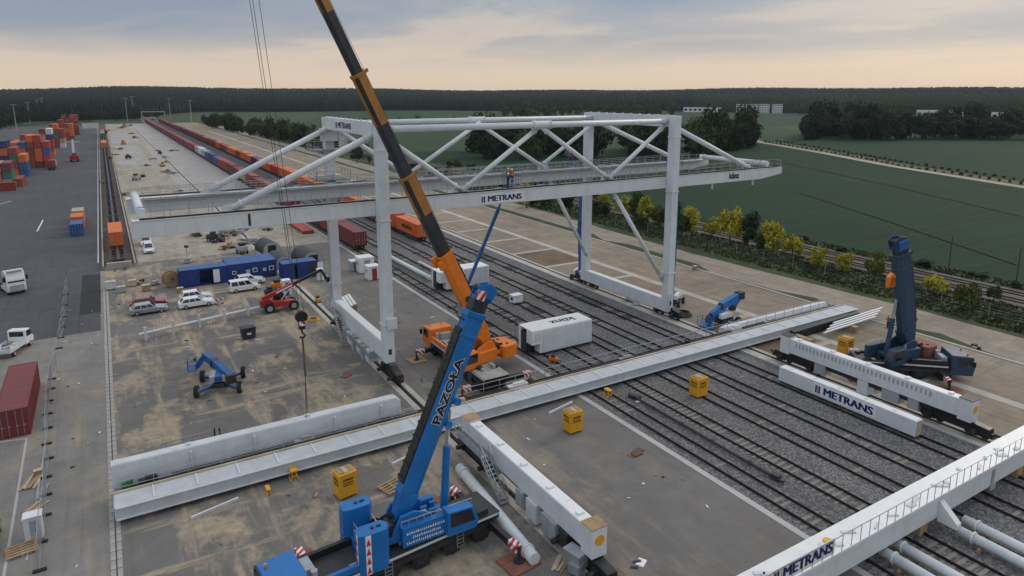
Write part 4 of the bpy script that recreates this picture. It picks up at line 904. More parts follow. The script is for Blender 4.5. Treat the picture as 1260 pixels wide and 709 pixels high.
    q = MB(); q.path([(S @ Vector((-2.4,.1,1.3))), (B @ Vector((base_len*.5,0.05,base_h*.7))), (B @ Vector((xa+.8,.05,hh*.6)))], .02, 4); q.build('hoist_rope', 'cable', bo)
    return r, S, B, bo, xa
BC, S, B, bo, xe = mobile_crane('mobile_crane', 'bright blue mobile crane with short boom in the foreground', (12.95, 37.15, 0), PI+.09, PI-.08, math.radians(65.5), 'crane_blue', 'crane_blue', 13.7, 1.4, [(.8,1.2)], sx=-2.7, out=(2.3,3.2), axles=6, Lc=15.7, deck='tarp_dark', cabside=-1)
c = B @ Vector((8.6, -.0, .08)); side = -1
for k, (mt, off, bd) in enumerate((('sign_white', .012, .075), ('ink', .03, .035))):
    text('lettering', 'PAZOŁA', .82, mt, bo, B @ basis((8.4, 1.5*.31+off, .06), (1,0,0), (0,0,1)) if False else B @ basis((8.4, -(1.4*.31+off), .06), (1,0,0), (0,0,1)), bd, .006, fit=4.6 if k == 0 else 4.52)
wl = MB(); rr = random.Random(2)
for ln in range(3):
    x = -1.75 if ln != 1 else -1.35
    while x < (-.75+.05 if False else .9 if ln == 0 else .5 if ln == 1 else .8):
        w_ = rr.uniform(.06,.13); wl.box(x,x+w_*.5,-1.482,-1.472,1.05-.34*ln-rr.uniform(.06,.10),1.05-.34*ln+rr.uniform(.06,.12)); wl.box(x+w_*.5,x+w_,-1.482,-1.472,1.0-.34*ln,1.05-.34*ln); x += w_+.05
tag(wl.xf(S).build('lettering', 'sign_white', BC), kind='stuff')
q = MB(); q.cbox((xe+.4,-.75,.5),(.6,.3,.5)); q.xf(B).build('hazard_plate', 'hazard', bo)
for k in (6.2, 7.8):
    q = MB(); q.ring((k,-.2,-.98),(0,1,0),.26,.2,n=12); q.xf(B).build('ram_bracket', 'crane_blue', bo)
q = MB(); q.tube((1.9,.0,.5),(2.2,.0,3.8),.03,6); 
def mat_pad(label, c, s=(2.2,2.2), m='mat_red', rz=0., h=.12):
    r = thing('outrigger_mat', label, 'mat', (c[0],c[1],0), rz, 'outrigger mats')
    n = 3
    for k in range(n):
        mb = MB(); mb.box(-s[0]/2, s[0]/2, -s[1]/2+k*s[1]/n+.01, -s[1]/2+(k+1)*s[1]/n-.01, .008, h-.012*(k%2)); mb.build('plate', m, r)
    return r
def jackpts(r):
    bpy.context.view_layer.update(); out_ = []
    for ch in r.children:
        if ch.name.startswith('outrigger'):
            for j in ch.children:
                if j.name.startswith('jack'):
                    vs = [j.matrix_world @ v.co for v in j.data.vertices]; out_.append((sum(v.x for v in vs)/len(vs), sum(v.y for v in vs)/len(vs)))
    return out_
for i, (p, nm) in enumerate(zip(jackpts(BC), ['under the near rear outrigger of the blue crane', 'under the far rear outrigger of the blue crane', 'under the near front outrigger of the blue crane', 'under the far front outrigger of the blue crane'])):
    mat_pad('rusty red steel mat '+nm, p, (2.3,2.0), 'mat_red', .1)
# orange crane with the long boom
tip = at(340,-112,Y=57); 
foot = Vector((33.2,60.9,3.6)); d = tip-foot
OC, S, B, bo2, xe2 = mobile_crane('mobile_crane', 'orange mobile crane with very long boom rising past the gantry', (31.9, 63.7, 0), PI/2, math.atan2(d.y,d.x)-PI/2, math.atan2(d.z,math.hypot(d.x,d.y)), 'crane_orange', 'crane_orange', 12.0, 1.55, [(9.2,1.36),(10.4,1.16),(10.6,.98),(9.0,.8)], sx=-2.8, out=(3.0,2.2), axles=5, Lc=15.6, cw='crane_orange', cabside=1, deck='concrete_piece')
q = MB(); q.cbox((11.6,-.3,-1.1),(1.1,.5,.5)).cbox((11.3,.5,-1.0),(.9,.4,.6)); q.xf(B).build('boom_end_fitting', 'crane_orange', bo2)
q = MB(); q.ring((6.2,-.62,0),(0,1,0),.34,.02,n=14); q.xf(B).build('roundel', 'ink', bo2)
q = MB(); q.ring((6.2,.62,0),(0,1,0),.34,.02,n=14); q.xf(B).build('roundel', 'ink', bo2)
tipw = (T(31.9,63.7,0) @ RZ(PI/2)) @ (B @ Vector((xe2+.8,0,-.4)))
for i, (p, nm) in enumerate(zip(jackpts(OC), ['near, on the left of the orange crane', 'near, on the right of the orange crane', 'far left of the orange crane', 'far right of the orange crane'])):
    mat_pad('timber outrigger mat '+nm, p, (1.9,1.7), 'wood', .05)
# hook block of the orange crane and its slings
hk = wthing('hook_block', 'black hook block hanging on ropes above the apron', 'hook block', (12.85, 56.0, 11))
hz_ = at(371,396,Y=56.0); hx = hz_.x; hzz = hz_.z
for s in (-.28,-.12,.22):
    mb = MB(); mb.tube((hx+s,56.0,hzz+.9),(tipw.x+s*1.6,tipw.y,tipw.z),.022,5); mb.build('rope', 'cable', hk)
mb = MB(); mb.tube((hx,55.8,hzz+.45),(hx,56.2,hzz+.45),.52,18); mb.cbox((hx,56,hzz-.2),(.5,.44,.9)); mb.build('sheave_housing', 'black_steel', hk, .04)
mb = MB(); mb.box(hx-.25,hx+.25,55.74,55.77,hzz-.3,hzz+.1); mb.build('hazard_plate', 'hazard', hk)
mb = MB(); mb.path([(hx,56,hzz-.6),(hx,56,hzz-1.0),(hx+.25,56,hzz-1.25),(hx,56,hzz-1.5),(hx-.22,56,hzz-1.3)], .08, 6); mb.build('hook', 'dark_steel', hk)
mb = MB(); mb.tube((hx,56,hzz-1.3),(hx-.05,55.6,6.3),.085,6); mb.build('sling', 'rust_steel', hk)
for s, y_ in ((-.12,54.7),(.12,55.1)):
    mb = MB(); mb.tube((hx-.05,55.6,6.35),(12.6+s,y_,2.95),.03,5); mb.build('chain', 'cable', hk)
# dark blue crane on the right
DC, S, B, bo3, xe3 = mobile_crane('mobile_crane', 'dark blue mobile crane standing on the sandy strip at right', (72.7, 37.0, 0), math.radians(-42), math.radians(180+35), math.radians(75), 'crane_blue_dark', 'crane_blue_dark', 10.4, 1.9, [(.7,1.5)], sx=-1.6, out=(2.6,2.2), axles=4, Lc=11.5, cw='mat_red', cabside=1)
text('lettering', 'PAZOŁA', .75, 'sign_white', bo3, B @ basis((7.2, -(1.7*.31+.02), .1), (1,0,0), (0,0,1)), .05, .006, fit=3.8)
text('lettering', 'PAZOŁA', .75, 'sign_white', bo3, B @ basis((7.2, (1.7*.31+.02), .1), (-1,0,0), (0,0,1)), .05, .006, fit=3.8)
q = MB(); q.cbox((xe3+.3,0,-.1),(1.0,1.3,1.2)).cbox((xe3+.2,.2,.8),(.8,.5,.3)); q.xf(B).build('head_frame', 'lift_blue', bo3, .05)
hp = at(1096,346,Y=37.0)
hb = wthing('hook_block', 'small orange hook block beside the dark blue boom', 'hook block', (hp.x,37,hp.z))
mb = MB(); mb.prism([(hp.x-.55,hp.z-.6),(hp.x+.55,hp.z-.6),(hp.x+.6,hp.z+.5),(hp.x,hp.z+.9),(hp.x-.6,hp.z+.5)], 36.8, 37.2); mb.build('block', 'crane_orange', hb, .05)
mb = MB()
for s in (-.3,0,.3): mb.beam((hp.x+s-.15,36.78,hp.z-.5),(hp.x+s+.25,36.78,hp.z+.45),.08,.02)
mb.build('stripe', 'ink', hb); mb = MB(); mb.tube((hp.x,37,hp.z+.8),(hp.x+.5,37,hp.z+3.2),.025,5).path([(hp.x,37,hp.z-.6),(hp.x+.1,37,hp.z-.9),(hp.x-.1,37,hp.z-1.1)],.06,5); mb.build('hook', 'cable', hb)
for p, nm in zip(jackpts(DC), ['under the rear right outrigger of the dark blue crane', 'under the rear left outrigger of the dark blue crane', 'under the front right outrigger of the dark blue crane', 'under the front left outrigger of the dark blue crane']):
    mat_pad('reddish timber mat '+nm, p, (2.6,2.2), 'mat_red', math.radians(-42))
mat_pad('reddish timber mat lying behind the slotted sill beam', (67.0,39.3), (2.4,2.4), 'mat_red', -.6, .2)
# ------------------------------------------------------------------ boom lifts
def boom_lift(name, label, loc, rz, arm, mats=('lift_blue','plastic_white'), basket=True, bdir=(1,0), big=1.0, widths=(.42,.34,.26,.2), wr=.46):
    """chassis at loc, arm = world polyline from turntable to basket"""
    r = wthing(name, label, 'boom lift', loc); M = T(loc) @ RZ(rz)
    mb = MB(); mb.box(-1.5,1.5,-.55,.55,.5,.95).box(-1.3,-.95,-1.15,1.15,.4,.62).box(.95,1.3,-1.15,1.15,.4,.62); mb.xf(M).build('chassis', 'dark_steel', r, .03)
    for sx in (-1.12,1.12):
        for sy in (-1.15,1.15): wheel(r, (sx*big,sy*big,wr), wr, wr*.74, rim='grey_steel', m4=M)
    for sx in (-1.12,1.12):
        for sy in (-1.15,1.15): mb = MB(); mb.beam((sx*.5,sy*.3,.6),(sx*big,sy*big*.9,.5),.26,.24); mb.xf(M).build('axle_arm', mats[0], r)
    mb = MB(); mb.tube((0,0,.95),(0,0,1.1),.6,14).prism([(-1.5,1.1),(1.0,1.1),(1.0,1.6),(.3,1.9),(-1.5,1.75)], -.30, .30); mb.xf(M).build('turntable', mats[0], r, .04)
    for s in (-1,1):
        mb = MB(); mb.prism([(-1.35,1.05),(.9,1.05),(.85,1.55),(.2,1.85),(-1.35,1.7)], s*.32, s*.85); mb.xf(M).build('engine_cover', mats[1], r, .06, seg=2)
    pts = [Vector(p) for p in arm]
    for i, (a, b_) in enumerate(zip(pts[:-1], pts[1:])):
        mb = MB(); w_ = widths[min(i,3)]; mb.beam(a, b_, w_*.8, w_); ao = mb.build('boom', mats[0], r, .02)
        q = MB(); q.cbox(a, (w_*1.05,)*3); q.build('knuckle', 'dark_steel', ao, .03)
        q = MB(); q.tube(a.lerp(b_,.1)+Vector((0,0,-w_*.75)), a.lerp(b_,.45)+Vector((0,0,-w_*.62)), .05, 6); q.build('ram', 'chrome', ao)
    if basket:
        e = pts[-1]; a = math.atan2(bdir[1], bdir[0]); Mb = T(e) @ RZ(a)
        mb = MB(); mb.box(0,.9,-1.1,1.1,-.06,0); mb.xf(Mb); bk = mb.build('basket', mats[0], r)
        q = MB(); q.rail([(0,-1.1,0),(.9,-1.1,0),(.9,1.1,0),(0,1.1,0),(0,-1.1,0)], 1.1, .6, .022); q.xf(Mb); q.build('handrail', mats[0], bk)
        q = MB(); q.box(.05,.3,-.3,.3,.75,1.05); q.xf(Mb); q.build('control_box', 'dark_steel', bk)
    return r
p = at(888,398); boom_lift('boom_lift', 'blue articulated boom lift folded beside the right gantry leg', (p.x,p.y-.2,0), math.radians(4), [(p.x+1.6,p.y-.2,2.0),(p.x+2.9,p.y-.2,3.5),(p.x-.5,p.y-.2,2.5),(p.x-2.3,p.y-.2,1.6),(p.x-2.7,p.y-.2,.25)], bdir=(-1,0), big=1.15, mats=('crane_blue','plastic_white'), widths=(.7,.95,.7,.45), wr=.55)
p = at(272,476); boom_lift('boom_lift', 'dark blue boom lift parked on the apron left of the hook', (p.x,p.y,0), math.radians(75), [(p.x+.8,p.y-1.9,1.5),(p.x-.3,p.y+1.6,2.2),(p.x-.9,p.y+3.8,2.3),(p.x-1.7,p.y+4.4,1.0)], bdir=(-1,.1), big=1.75, mats=('lift_blue','grey_steel'), widths=(.85,.75,.5,.35), wr=.58)
q1, q2, q3 = at(574,354,Y=69.4), at(613,258,Y=69.4), at(624,226,Y=69.4)
boom_lift('boom_lift', 'blue boom lift with slanted arm raised to the near girder', (q1.x+1.6,69.6,0), .3, [(q1.x+1.2,69.6,1.6),(q1.x-.3,69.5,6.2),q1,q2,q3], bdir=(1,0), widths=(.55,.5,.36,.22))
p = at(701,349); pb = at(694,209,Y=83.2)
boom_lift('boom_lift', 'blue boom lift with upright mast by the far right leg', (65.2,86.3,0), .4, [(65.0,86.0,1.6),(64.6,86.0,9.5),(64.6,85.7,17.0),(61.5,83.6,19.6)], bdir=(-1,-.3), widths=(.75,.62,.4,.22))
p = at(798,375); boom_lift('boom_lift', 'white and blue boom lift with upright mast behind the near right leg', (68.6,68.6,0), .5, [(68.2,68.6,1.6),(68.5,68.7,9.5),(68.6,68.9,17.2),(67.3,67.9,20.3)], bdir=(-1,0), mats=('lift_blue','plastic_white'), widths=(.45,.4,.3,.2))
person('worker in orange vest in the slanted lift basket, left one', (q3.x+.4,68.9,q3.z+.01), PI/2); person('worker in orange vest in the slanted lift basket, right one', (q3.x+.45,69.9,q3.z+.01), PI/2, reach=.4)
person('worker in dark clothing beside the orange vests on the near girder', (q3.x-1.8,66.2,19.28), 0, 'trousers', 'plastic_white')
person('worker in orange vest standing at the far girder rail', (60.4,83.3,19.65), PI, 'hivis', 'plastic_white')
person('worker in orange vest in the far lift basket', (61.0,83.0,19.65), PI, 'hivis', 'yellow')
p = at(1092,404); person('worker in orange-red vest at the right end of the lying girder', (p.x,p.y,0), 2.6, 'hivis', 'hivis'); 
# ------------------------------------------------------------------ shipping containers
def corr(mb, ax, a0, a1, c, z0, z1, n, dep, s):
    """corrugated panel: along axis ax ('x' or 'y') at offset c, ribs of depth dep towards -s"""
    pts = []
    for i in range(n):
        w_ = (a1-a0)/n; u = a0+i*w_; pts += [(u, 0), (u+w_*.30, 0), (u+w_*.5, dep), (u+w_*.8, dep)]
    pts.append((a1, 0)); o = len(mb.v)
    for (u, d_) in pts:
        q = c-s*d_
        for z in (z0, z1): mb.v.append((u, q, z) if ax == 'x' else (q, u, z))
    for i in range(len(pts)-1): mb.f.append((o+2*i, o+2*i+2, o+2*i+3, o+2*i+1)); mb.m.append(mb.mi)
_CM = {}
def cont_mesh(L_, H=2.62, W=2.44):
    k = (L_, H)
    if k in _CM: return _CM[k]
    mb = MB(); h, w_ = L_/2, W/2; p = .16
    for sx in (-1,1):
        for sy in (-1,1): mb.box(sx*w_-(.16 if sx > 0 else 0), sx*w_+(0 if sx > 0 else .16), sy*h-(.16 if sy > 0 else 0), sy*h+(0 if sy > 0 else .16), 0, H)
        x0, x1 = (w_-.1, w_) if sx > 0 else (-w_, -w_+.1)
        mb.box(x0,x1,-h+.16,h-.16,.002,.16).box(x0,x1,-h+.16,h-.16,H-.12,H-.002)
        corr(mb, 'y', -h+.16, h-.16, sx*(w_-.03), .16, H-.12, int(L_*3.3), .045, sx)
    for sy in (-1,1):
        y0, y1 = (h-.1,h) if sy > 0 else (-h,-h+.1); mb.box(-w_+.16,w_-.16,y0,y1,.002,.14).box(-w_+.16,w_-.16,y0,y1,H-.12,H-.002)
    corr(mb, 'x', -w_+.16, w_-.16, h-.03, .14, H-.12, 8, .04, 1)
    o = len(mb.v); n = int(L_*1.6)
    for i in range(n+1):
        y = -h+.1+(2*h-.2)*i/n; z = H-.03+(.012 if i % 2 else -.012); mb.v += [(-w_+.08,y,z),(w_-.08,y,z)]
        if i: mb.f.append((o+2*i-2,o+2*i-1,o+2*i+1,o+2*i)); mb.m.append(0)
    mb.add([(-w_+.1,-h+.1,.12),(w_-.1,-h+.1,.12),(w_-.1,h-.1,.12),(-w_+.1,h-.1,.12)],[(0,3,2,1)])
    body = mb.mesh('container_body', 'c_rust', fix=False)
    d = MB(); d.box(.01-1.07,-.01,-h+.03,-h+.07,.15,H-.13); dl = d.mesh('door', 'c_rust'); d = MB(); d.box(.01,1.06,-h+.03,-h+.07,.15,H-.13); dr_ = d.mesh('door', 'c_rust')
    b_ = MB()
    for x in (-.8,-.3,.3,.8): b_.tube((x,-h+.0,.1),(x,-h+.0,H-.08),.022,5); b_.box(x-.05,x+.18,-h-.02,-h+.02,1.0,1.06)
    bars = b_.mesh('lock_bar', 'galvanised')
    _CM[k] = (body, dl, dr_, bars); return _CM[k]
def container(label, loc, rz, L_, col, group=None, H=2.62, detail=True):
    r = thing('shipping_container', label, 'container', loc, rz, group); m4 = cont_mesh(L_, H); mt = 'c_'+col
    link('body', m4[0], r, mat=mt)
    if detail:
        a = link('door', m4[1], r, mat=mt); link('door', m4[2], r, mat=mt); tag(link('lock_bars', m4[3], a), kind='stuff')
    return r
def NTH(n):
    o = ['zeroth','first','second','third','fourth','fifth','sixth','seventh','eighth','ninth','tenth','eleventh','twelfth','thirteenth','fourteenth','fifteenth','sixteenth','seventeenth','eighteenth','nineteenth']
    if n < 20: return o[n]
    t = {2:'twent',3:'thirt',4:'fort',5:'fift',6:'sixt'}[n//10]
    return t+'ieth' if n % 10 == 0 else t+'y-'+o[n % 10]
CN = dict(orange='orange', rust='rust-brown', maroon='maroon', red='red', blue='blue', navyc='dark navy', grey='grey', white='off-white', green='green', mint='mint green', tan='tan', purple='purple-red', yellowc='ochre')
# wagons
wm = MB(); wm.box(-.25,.25,-6.15,6.15,.75,1.12)
for s in (-1,1): wm.box(s*1.15-.08,s*1.15+.08,-5.9,5.9,.85,1.12)
for y in (-5.7,-3,0,3,5.7): wm.box(-1.15,1.15,y-.12,y+.12,.9,1.1)
WAG = wm.mesh('underframe', 'dark_steel'); bm_ = MB()
for s in (-1,1): bm_.box(s*.9-.06,s*.9+.06,-1.2,1.2,.4,.7)
bm_.box(-.9,.9,-.2,.2,.5,.75)
for y in (-.9,.9):
    for s in (-1,1): bm_.ring((s*.755,y,.65),(1,0,0),.45,.06,n=14)
    bm_.tube((-.75,y,.65),(.75,y,.65),.08,6)
BOG = bm_.mesh('bogie', 'rust_steel')
def wagon(label, group, x, y):
    r = thing('flat_wagon', label, 'wagon', (x,y,0), 0, group); link('underframe', WAG, r)
    for s in (-1,1): link('bogie', BOG, r).location = (0,s*4.4,0)
    return r
rr = random.Random(21)
def train(x, y0, seq, n, nm, gaps=(), pool=('rust','maroon')):
    for k in range(n):
        y = y0+6.2+12.75*k; wagon('dark flat wagon, %s from the near end of the %s train' % (NTH(k+1), nm), 'wagons of the %s train' % nm, x, y)
        if k in gaps: continue
        c = seq[k] if k < len(seq) else rr.choice(pool); H = rr.choice((2.62,2.62,2.9))
        container('%s container, %s from the near end of the %s train' % (CN[c], NTH(k+1), nm), (x,y,1.14), 0 if rr.random() < .8 else PI, 12.19, c, 'containers on the %s train' % nm, H)
train(40.85, 124.6, ['maroon','rust','maroon','rust','maroon','maroon','rust','maroon','rust','tan','maroon','maroon','rust','red','blue','navyc','blue','grey','white','grey','maroon','rust','rust','purple','maroon','purple','maroon'], 54, 'left-hand', gaps=(3,))
train(54.25, 125.4, ['orange','orange','orange','orange','orange','rust','orange','orange','orange','orange','red','orange','orange','navyc','orange','orange','rust','orange','orange','rust','rust','orange','maroon','rust','maroon'], 55, 'orange', gaps=(4,), pool=('rust','maroon','maroon','purple'))
text('lettering', 'FESCO', 1.5, 'ink', None, Matrix.Identity(4)) if False else None
fc = [o for o in COL.objects if o.get('label','').startswith('orange container, first from')][0]
text('lettering', 'GENSTAR', 1.1, 'ink', fc, basis((-1.24,-.5,1.35),(0,-1,0),(0,0,1)), .02, .01, fit=5.5) if False else None
mb = MB()
for k in range(9):
    y = 2.2-k*.62; mb.box(-1.235,-1.222,y-.2,y+.2,.95,1.75 if k % 2 else 1.5)
tag(mb.build('lettering', 'ink', fc), kind='stuff')
# siding beside the yard: empty wagons, a few loaded
load = {1:'orange', 23:'orange', 24:'orange', 31:'green', 32:'tan', 34:'orange', 35:'maroon'}
for k in range(37):
    y = 142.0+12.75*k; wagon('%s dark flat wagon, %s from the near end of the yard siding' % ('loaded' if k in load else 'empty', NTH(k+1)), 'wagons on the yard siding', .3, y)
    if k in load: container('%s container on the yard siding, %s wagon from the near end' % (CN[load[k]], NTH(k+1)), (.3,y,1.14), 0, 12.19, load[k], 'containers on the yard siding')
for k, s in enumerate((-1,1)):
    mb = MB(); mb.box(.3+s*2.45-.12,.3+s*2.45+.12,134,600,-.1,.55); tag(mb.build('retaining_wall', 'concrete_piece'), ['low concrete edge wall left of the siding wagons','low concrete edge wall right of the siding wagons'][k], 'wall')
mb = MB(); mb.box(-1.6,2.2,133.2,134.0,0.004,1.1); bf = tag(mb.build('buffer_stop', 'concrete_piece'), 'concrete buffer stop at the near end of the siding', 'buffer stop')
# yard stacks
cols = ['rust','rust','rust','red','maroon','maroon','orange','navyc','blue','grey','tan','orange','maroon','navyc','green','white','red','rust','red']
rows = [(271,-25.2,[1,3,3,4],'nearest'),(304,-26.0,[3,4,5,4,4],'second'),(338,-20.6,[4,5,5,4,4,3],'third'),(398,-22.2,[5,5,4,4,4,3],'fourth'),(455,-19.5,[4,5,4,4,3],'fifth'),(530,-17.2,[4,4,5,4,4],'sixth'),(590,-15.6,[3,5,4,5,4],'seventh'),(650,-17,[5,5,4,5],'farthest')]
for (y, xr, hs, nm) in rows:
    for i, hcount in enumerate(hs):
        for k in range(hcount):
            c = rr.choice(cols)
            if nm == 'sixth' : c = rr.choice(['orange','rust','orange','red'])
            if nm in ('seventh','farthest'): c = rr.choice(['rust','rust','maroon','red','navyc'])
            container('%s container in the %s yard stack, %s column from right, %s level up' % (CN[c], nm, NTH(i+1), NTH(k+1)), (xr-i*2.62+rr.uniform(-.06,.06), y+6.1+rr.uniform(-.15,.15), .01+k*2.63), 0, 12.19, c, 'containers stacked in the yard')
container('long rust-brown container lying crosswise in front of the yard stacks', (-31.0,262.5,.01), PI/2, 12.19, 'rust', 'containers stacked in the yard'); container('small dark blue container behind the crosswise one', (-36,266,.01), 0, 6.06, 'navyc', 'containers stacked in the yard')
p = at(14,158); container('large rust-red container block at the left edge of the yard', (-52,430,8.2), 0, 12.19, 'rust')
for k in range(3): container('rust-red container under the block at the left edge, %s level up' % NTH(k+1), (-52,430,.01+2.7*k), 0, 12.19, 'rust')
container('blue container standing beside the white yard line', (-6.7,172.2,.01), 0, 6.06, 'blue'); container('orange container behind the blue one by the yard line', (-6.75,180.5,.01), 0, 6.06, 'orange', H=2.9); container('tan container last of the three by the yard line', (-6.8,189.5,.01), 0, 6.06, 'tan', H=2.9)
container('large dark red container at the left edge behind the fence', (-9.35,76.3,.01), 0, 12.19, 'maroon')
container('long white container shed at the far end of the yard', (-8,700,.01), PI/2, 12.19, 'white', H=4.5)
for k in range(3): container('off-white container at the far yard end, %s from the left' % NTH(k+1), (-34+k*3,690,.01), 0, 12.19, 'white', H=2.9)
mb = MB(); mb.box(-3.0,-2.85,140,700,.006,.010)
tag(mb.build('yard_line', 'sign_white'), kind='structure')
for (a, b_) in (((-30,222),(-24,236)),((-14.5,180),(-14.3,196))): strip('yard_line', [a, b_], .25, .006, 'sign_white')
# ------------------------------------------------------------------ cars
def car(label, loc, rz, kind, mt, group='parked cars'):
    r = thing('car' if kind != 'van' else 'van', label, 'car' if kind != 'van' else 'van', loc, rz, group)
    L_, W, H = dict(estate=(4.75,1.82,1.48), suv=(4.5,1.84,1.62), van=(4.9,1.92,1.92), pickup=(5.3,1.86,1.8), mpv=(4.5,1.8,1.82))[kind]
    h = L_/2; w_ = W/2; bh = .62*H if kind not in ('van','mpv') else .55*H
    lower = [(-h,.38),(-h+.05,.25),(h-.1,.22),(h,.4),(h-.03,.62),(h-.35,bh*.86),(h-1.25,bh),(-h+.1,bh*1.02),(-h,.75)]
    mb = MB(); n = len(lower)
    lo2 = [(x,z) for x,z in lower]
    mb.prism(lower, -w_, w_); b = mb.build('body', mt, r, .09, seg=3)
    cab = {'estate':[(h-1.45,bh-.02),(h-2.15,H),(-h+.75,H-.02),(-h+.18,bh)], 'suv':[(h-1.4,bh-.02),(h-2.05,H),(-h+.6,H-.02),(-h+.12,bh)], 'van':[(h-.85,bh-.02),(h-1.6,H),(-h+.12,H),(-h+.03,bh)], 'mpv':[(h-.85,bh-.02),(h-1.6,H),(-h+.15,H),(-h+.03,bh)], 'pickup':[(h-1.5,bh-.02),(h-2.1,H),(-.5,H),(-.75,bh)]}[kind]
    top_in = .17; vs = []; 
    for s in (-1,1):
        for (x,z) in cab: vs.append((x, s*(w_-.03-(top_in if z > bh+.2 else 0)), z))
    mb = MB(); mb.add(vs, [(0,1,2,3),(7,6,5,4),(0,4,5,1),(1,5,6,2),(2,6,7,3),(3,7,4,0)]); cbn = mb.build('cabin', mt, r, .05, seg=2)
    def P(i, j, u, v, s): # point on side window plane
        a = Vector(vs[(0 if s < 0 else 4)+i]); return a
    for s in (-1,1):
        A, B_, C, D = [Vector(vs[(0 if s < 0 else 4)+i]) for i in range(4)]
        def q(u, v): return (D.lerp(A,u)).lerp(C.lerp(B_,u), v) + Vector((0,s*.012,.003))
        spans = [(.06,.36),(.39,.66),(.69,.93)] if kind != 'pickup' else [(.1,.48),(.53,.92)]
        if kind == 'van': spans = [(.62,.93)]
        for (a_, b_) in spans:
            g_ = MB(); g_.add([q(a_,.12),q(b_,.12),q(b_-.01,.86),q(a_+.01,.86)],[(0,1,2,3)]); g_.build('window', 'glass', cbn)
    A, B_, A2, B2 = Vector(vs[0]), Vector(vs[1]), Vector(vs[4]), Vector(vs[5]); n_ = Vector((.012,0,.012))
    g_ = MB(); g_.add([A.lerp(A2,.08).lerp(B_.lerp(B2,.08),.1)+n_, A.lerp(A2,.92).lerp(B_.lerp(B2,.92),.1)+n_, A.lerp(A2,.92).lerp(B_.lerp(B2,.92),.92)+n_, A.lerp(A2,.08).lerp(B_.lerp(B2,.08),.92)+n_],[(0,1,2,3)]); g_.build('windscreen', 'glass', cbn)
    A, B_, A2, B2 = Vector(vs[3]), Vector(vs[2]), Vector(vs[7]), Vector(vs[6]); n_ = Vector((-.014,0,.01))
    g_ = MB(); g_.add([A.lerp(A2,.1).lerp(B_.lerp(B2,.1),.2)+n_, A.lerp(A2,.9).lerp(B_.lerp(B2,.9),.2)+n_, A.lerp(A2,.9).lerp(B_.lerp(B2,.9),.9)+n_, A.lerp(A2,.1).lerp(B_.lerp(B2,.1),.9)+n_],[(0,1,2,3)]); g_.build('rear_window', 'glass', cbn)
    for sx in (-1,1):
        for s in (-1,1): wheel(r, (sx*(h-.88),s*(w_-.1),.33), .33, .22, rim='galvanised')
    for s in (-1,1):
        g_ = MB(); g_.cbox((h-.12,s*(w_-.28),bh*.74),(.16,.36,.13)); g_.build('headlight', 'lamp_clear', b)
        g_ = MB(); g_.cbox((-h+.03,s*(w_-.18),bh*.86),(.08,.24,.2)); g_.build('tail_light', 'lamp_red', b)
        g_ = MB(); g_.cbox((h-1.5,s*(w_+.08),bh+.05),(.12,.18,.12)); g_.build('mirror', mt, cbn)
    g_ = MB(); g_.box(h-.02,h+.012,-.45,.45,.36,.56); g_.build('grille', 'black_steel', b)
    for s in (-1, 1):
        g_ = MB(); g_.box(-h+.5,h-.5,s*w_-.012,s*w_+.012,.2,.34); g_.build('sill_trim', 'black_steel', b)
    return r
def G0(x, y): p = at(x, y); return (p.x, p.y, 0)
p = at(184,387); car('silver grey estate car parked in front of the red car', (p.x,p.y+.9,0), .02, 'estate', 'car_silver'); car('dark red car parked behind the silver estate', (p.x+.15,p.y+4.1,0), .0, 'estate', 'car_red')
p = at(243,379); car('white estate car with black tailgate area, nearer of the white pair', (p.x,p.y+.9,0), .04, 'estate', 'car_white'); car('white hatchback parked just behind the white estate', (p.x+.3,p.y+4.0,0), .04, 'suv', 'car_white')
p = at(302,359); car('white people carrier parked by the blue site offices', (p.x,p.y+.8,0), .06, 'mpv', 'car_white'); car('white estate car behind the people carrier by the offices', (p.x+1.4,p.y+4.2,0), .06, 'suv', 'car_white')
p = at(184,313); car('white van facing the camera beyond the site offices', (p.x,p.y+2.4,0), -PI/2, 'mpv', 'car_white', 'white vans'); car('white van parked behind the other white van', (p.x-.1,p.y+10,0), -PI/2, 'van', 'car_white', 'white vans')
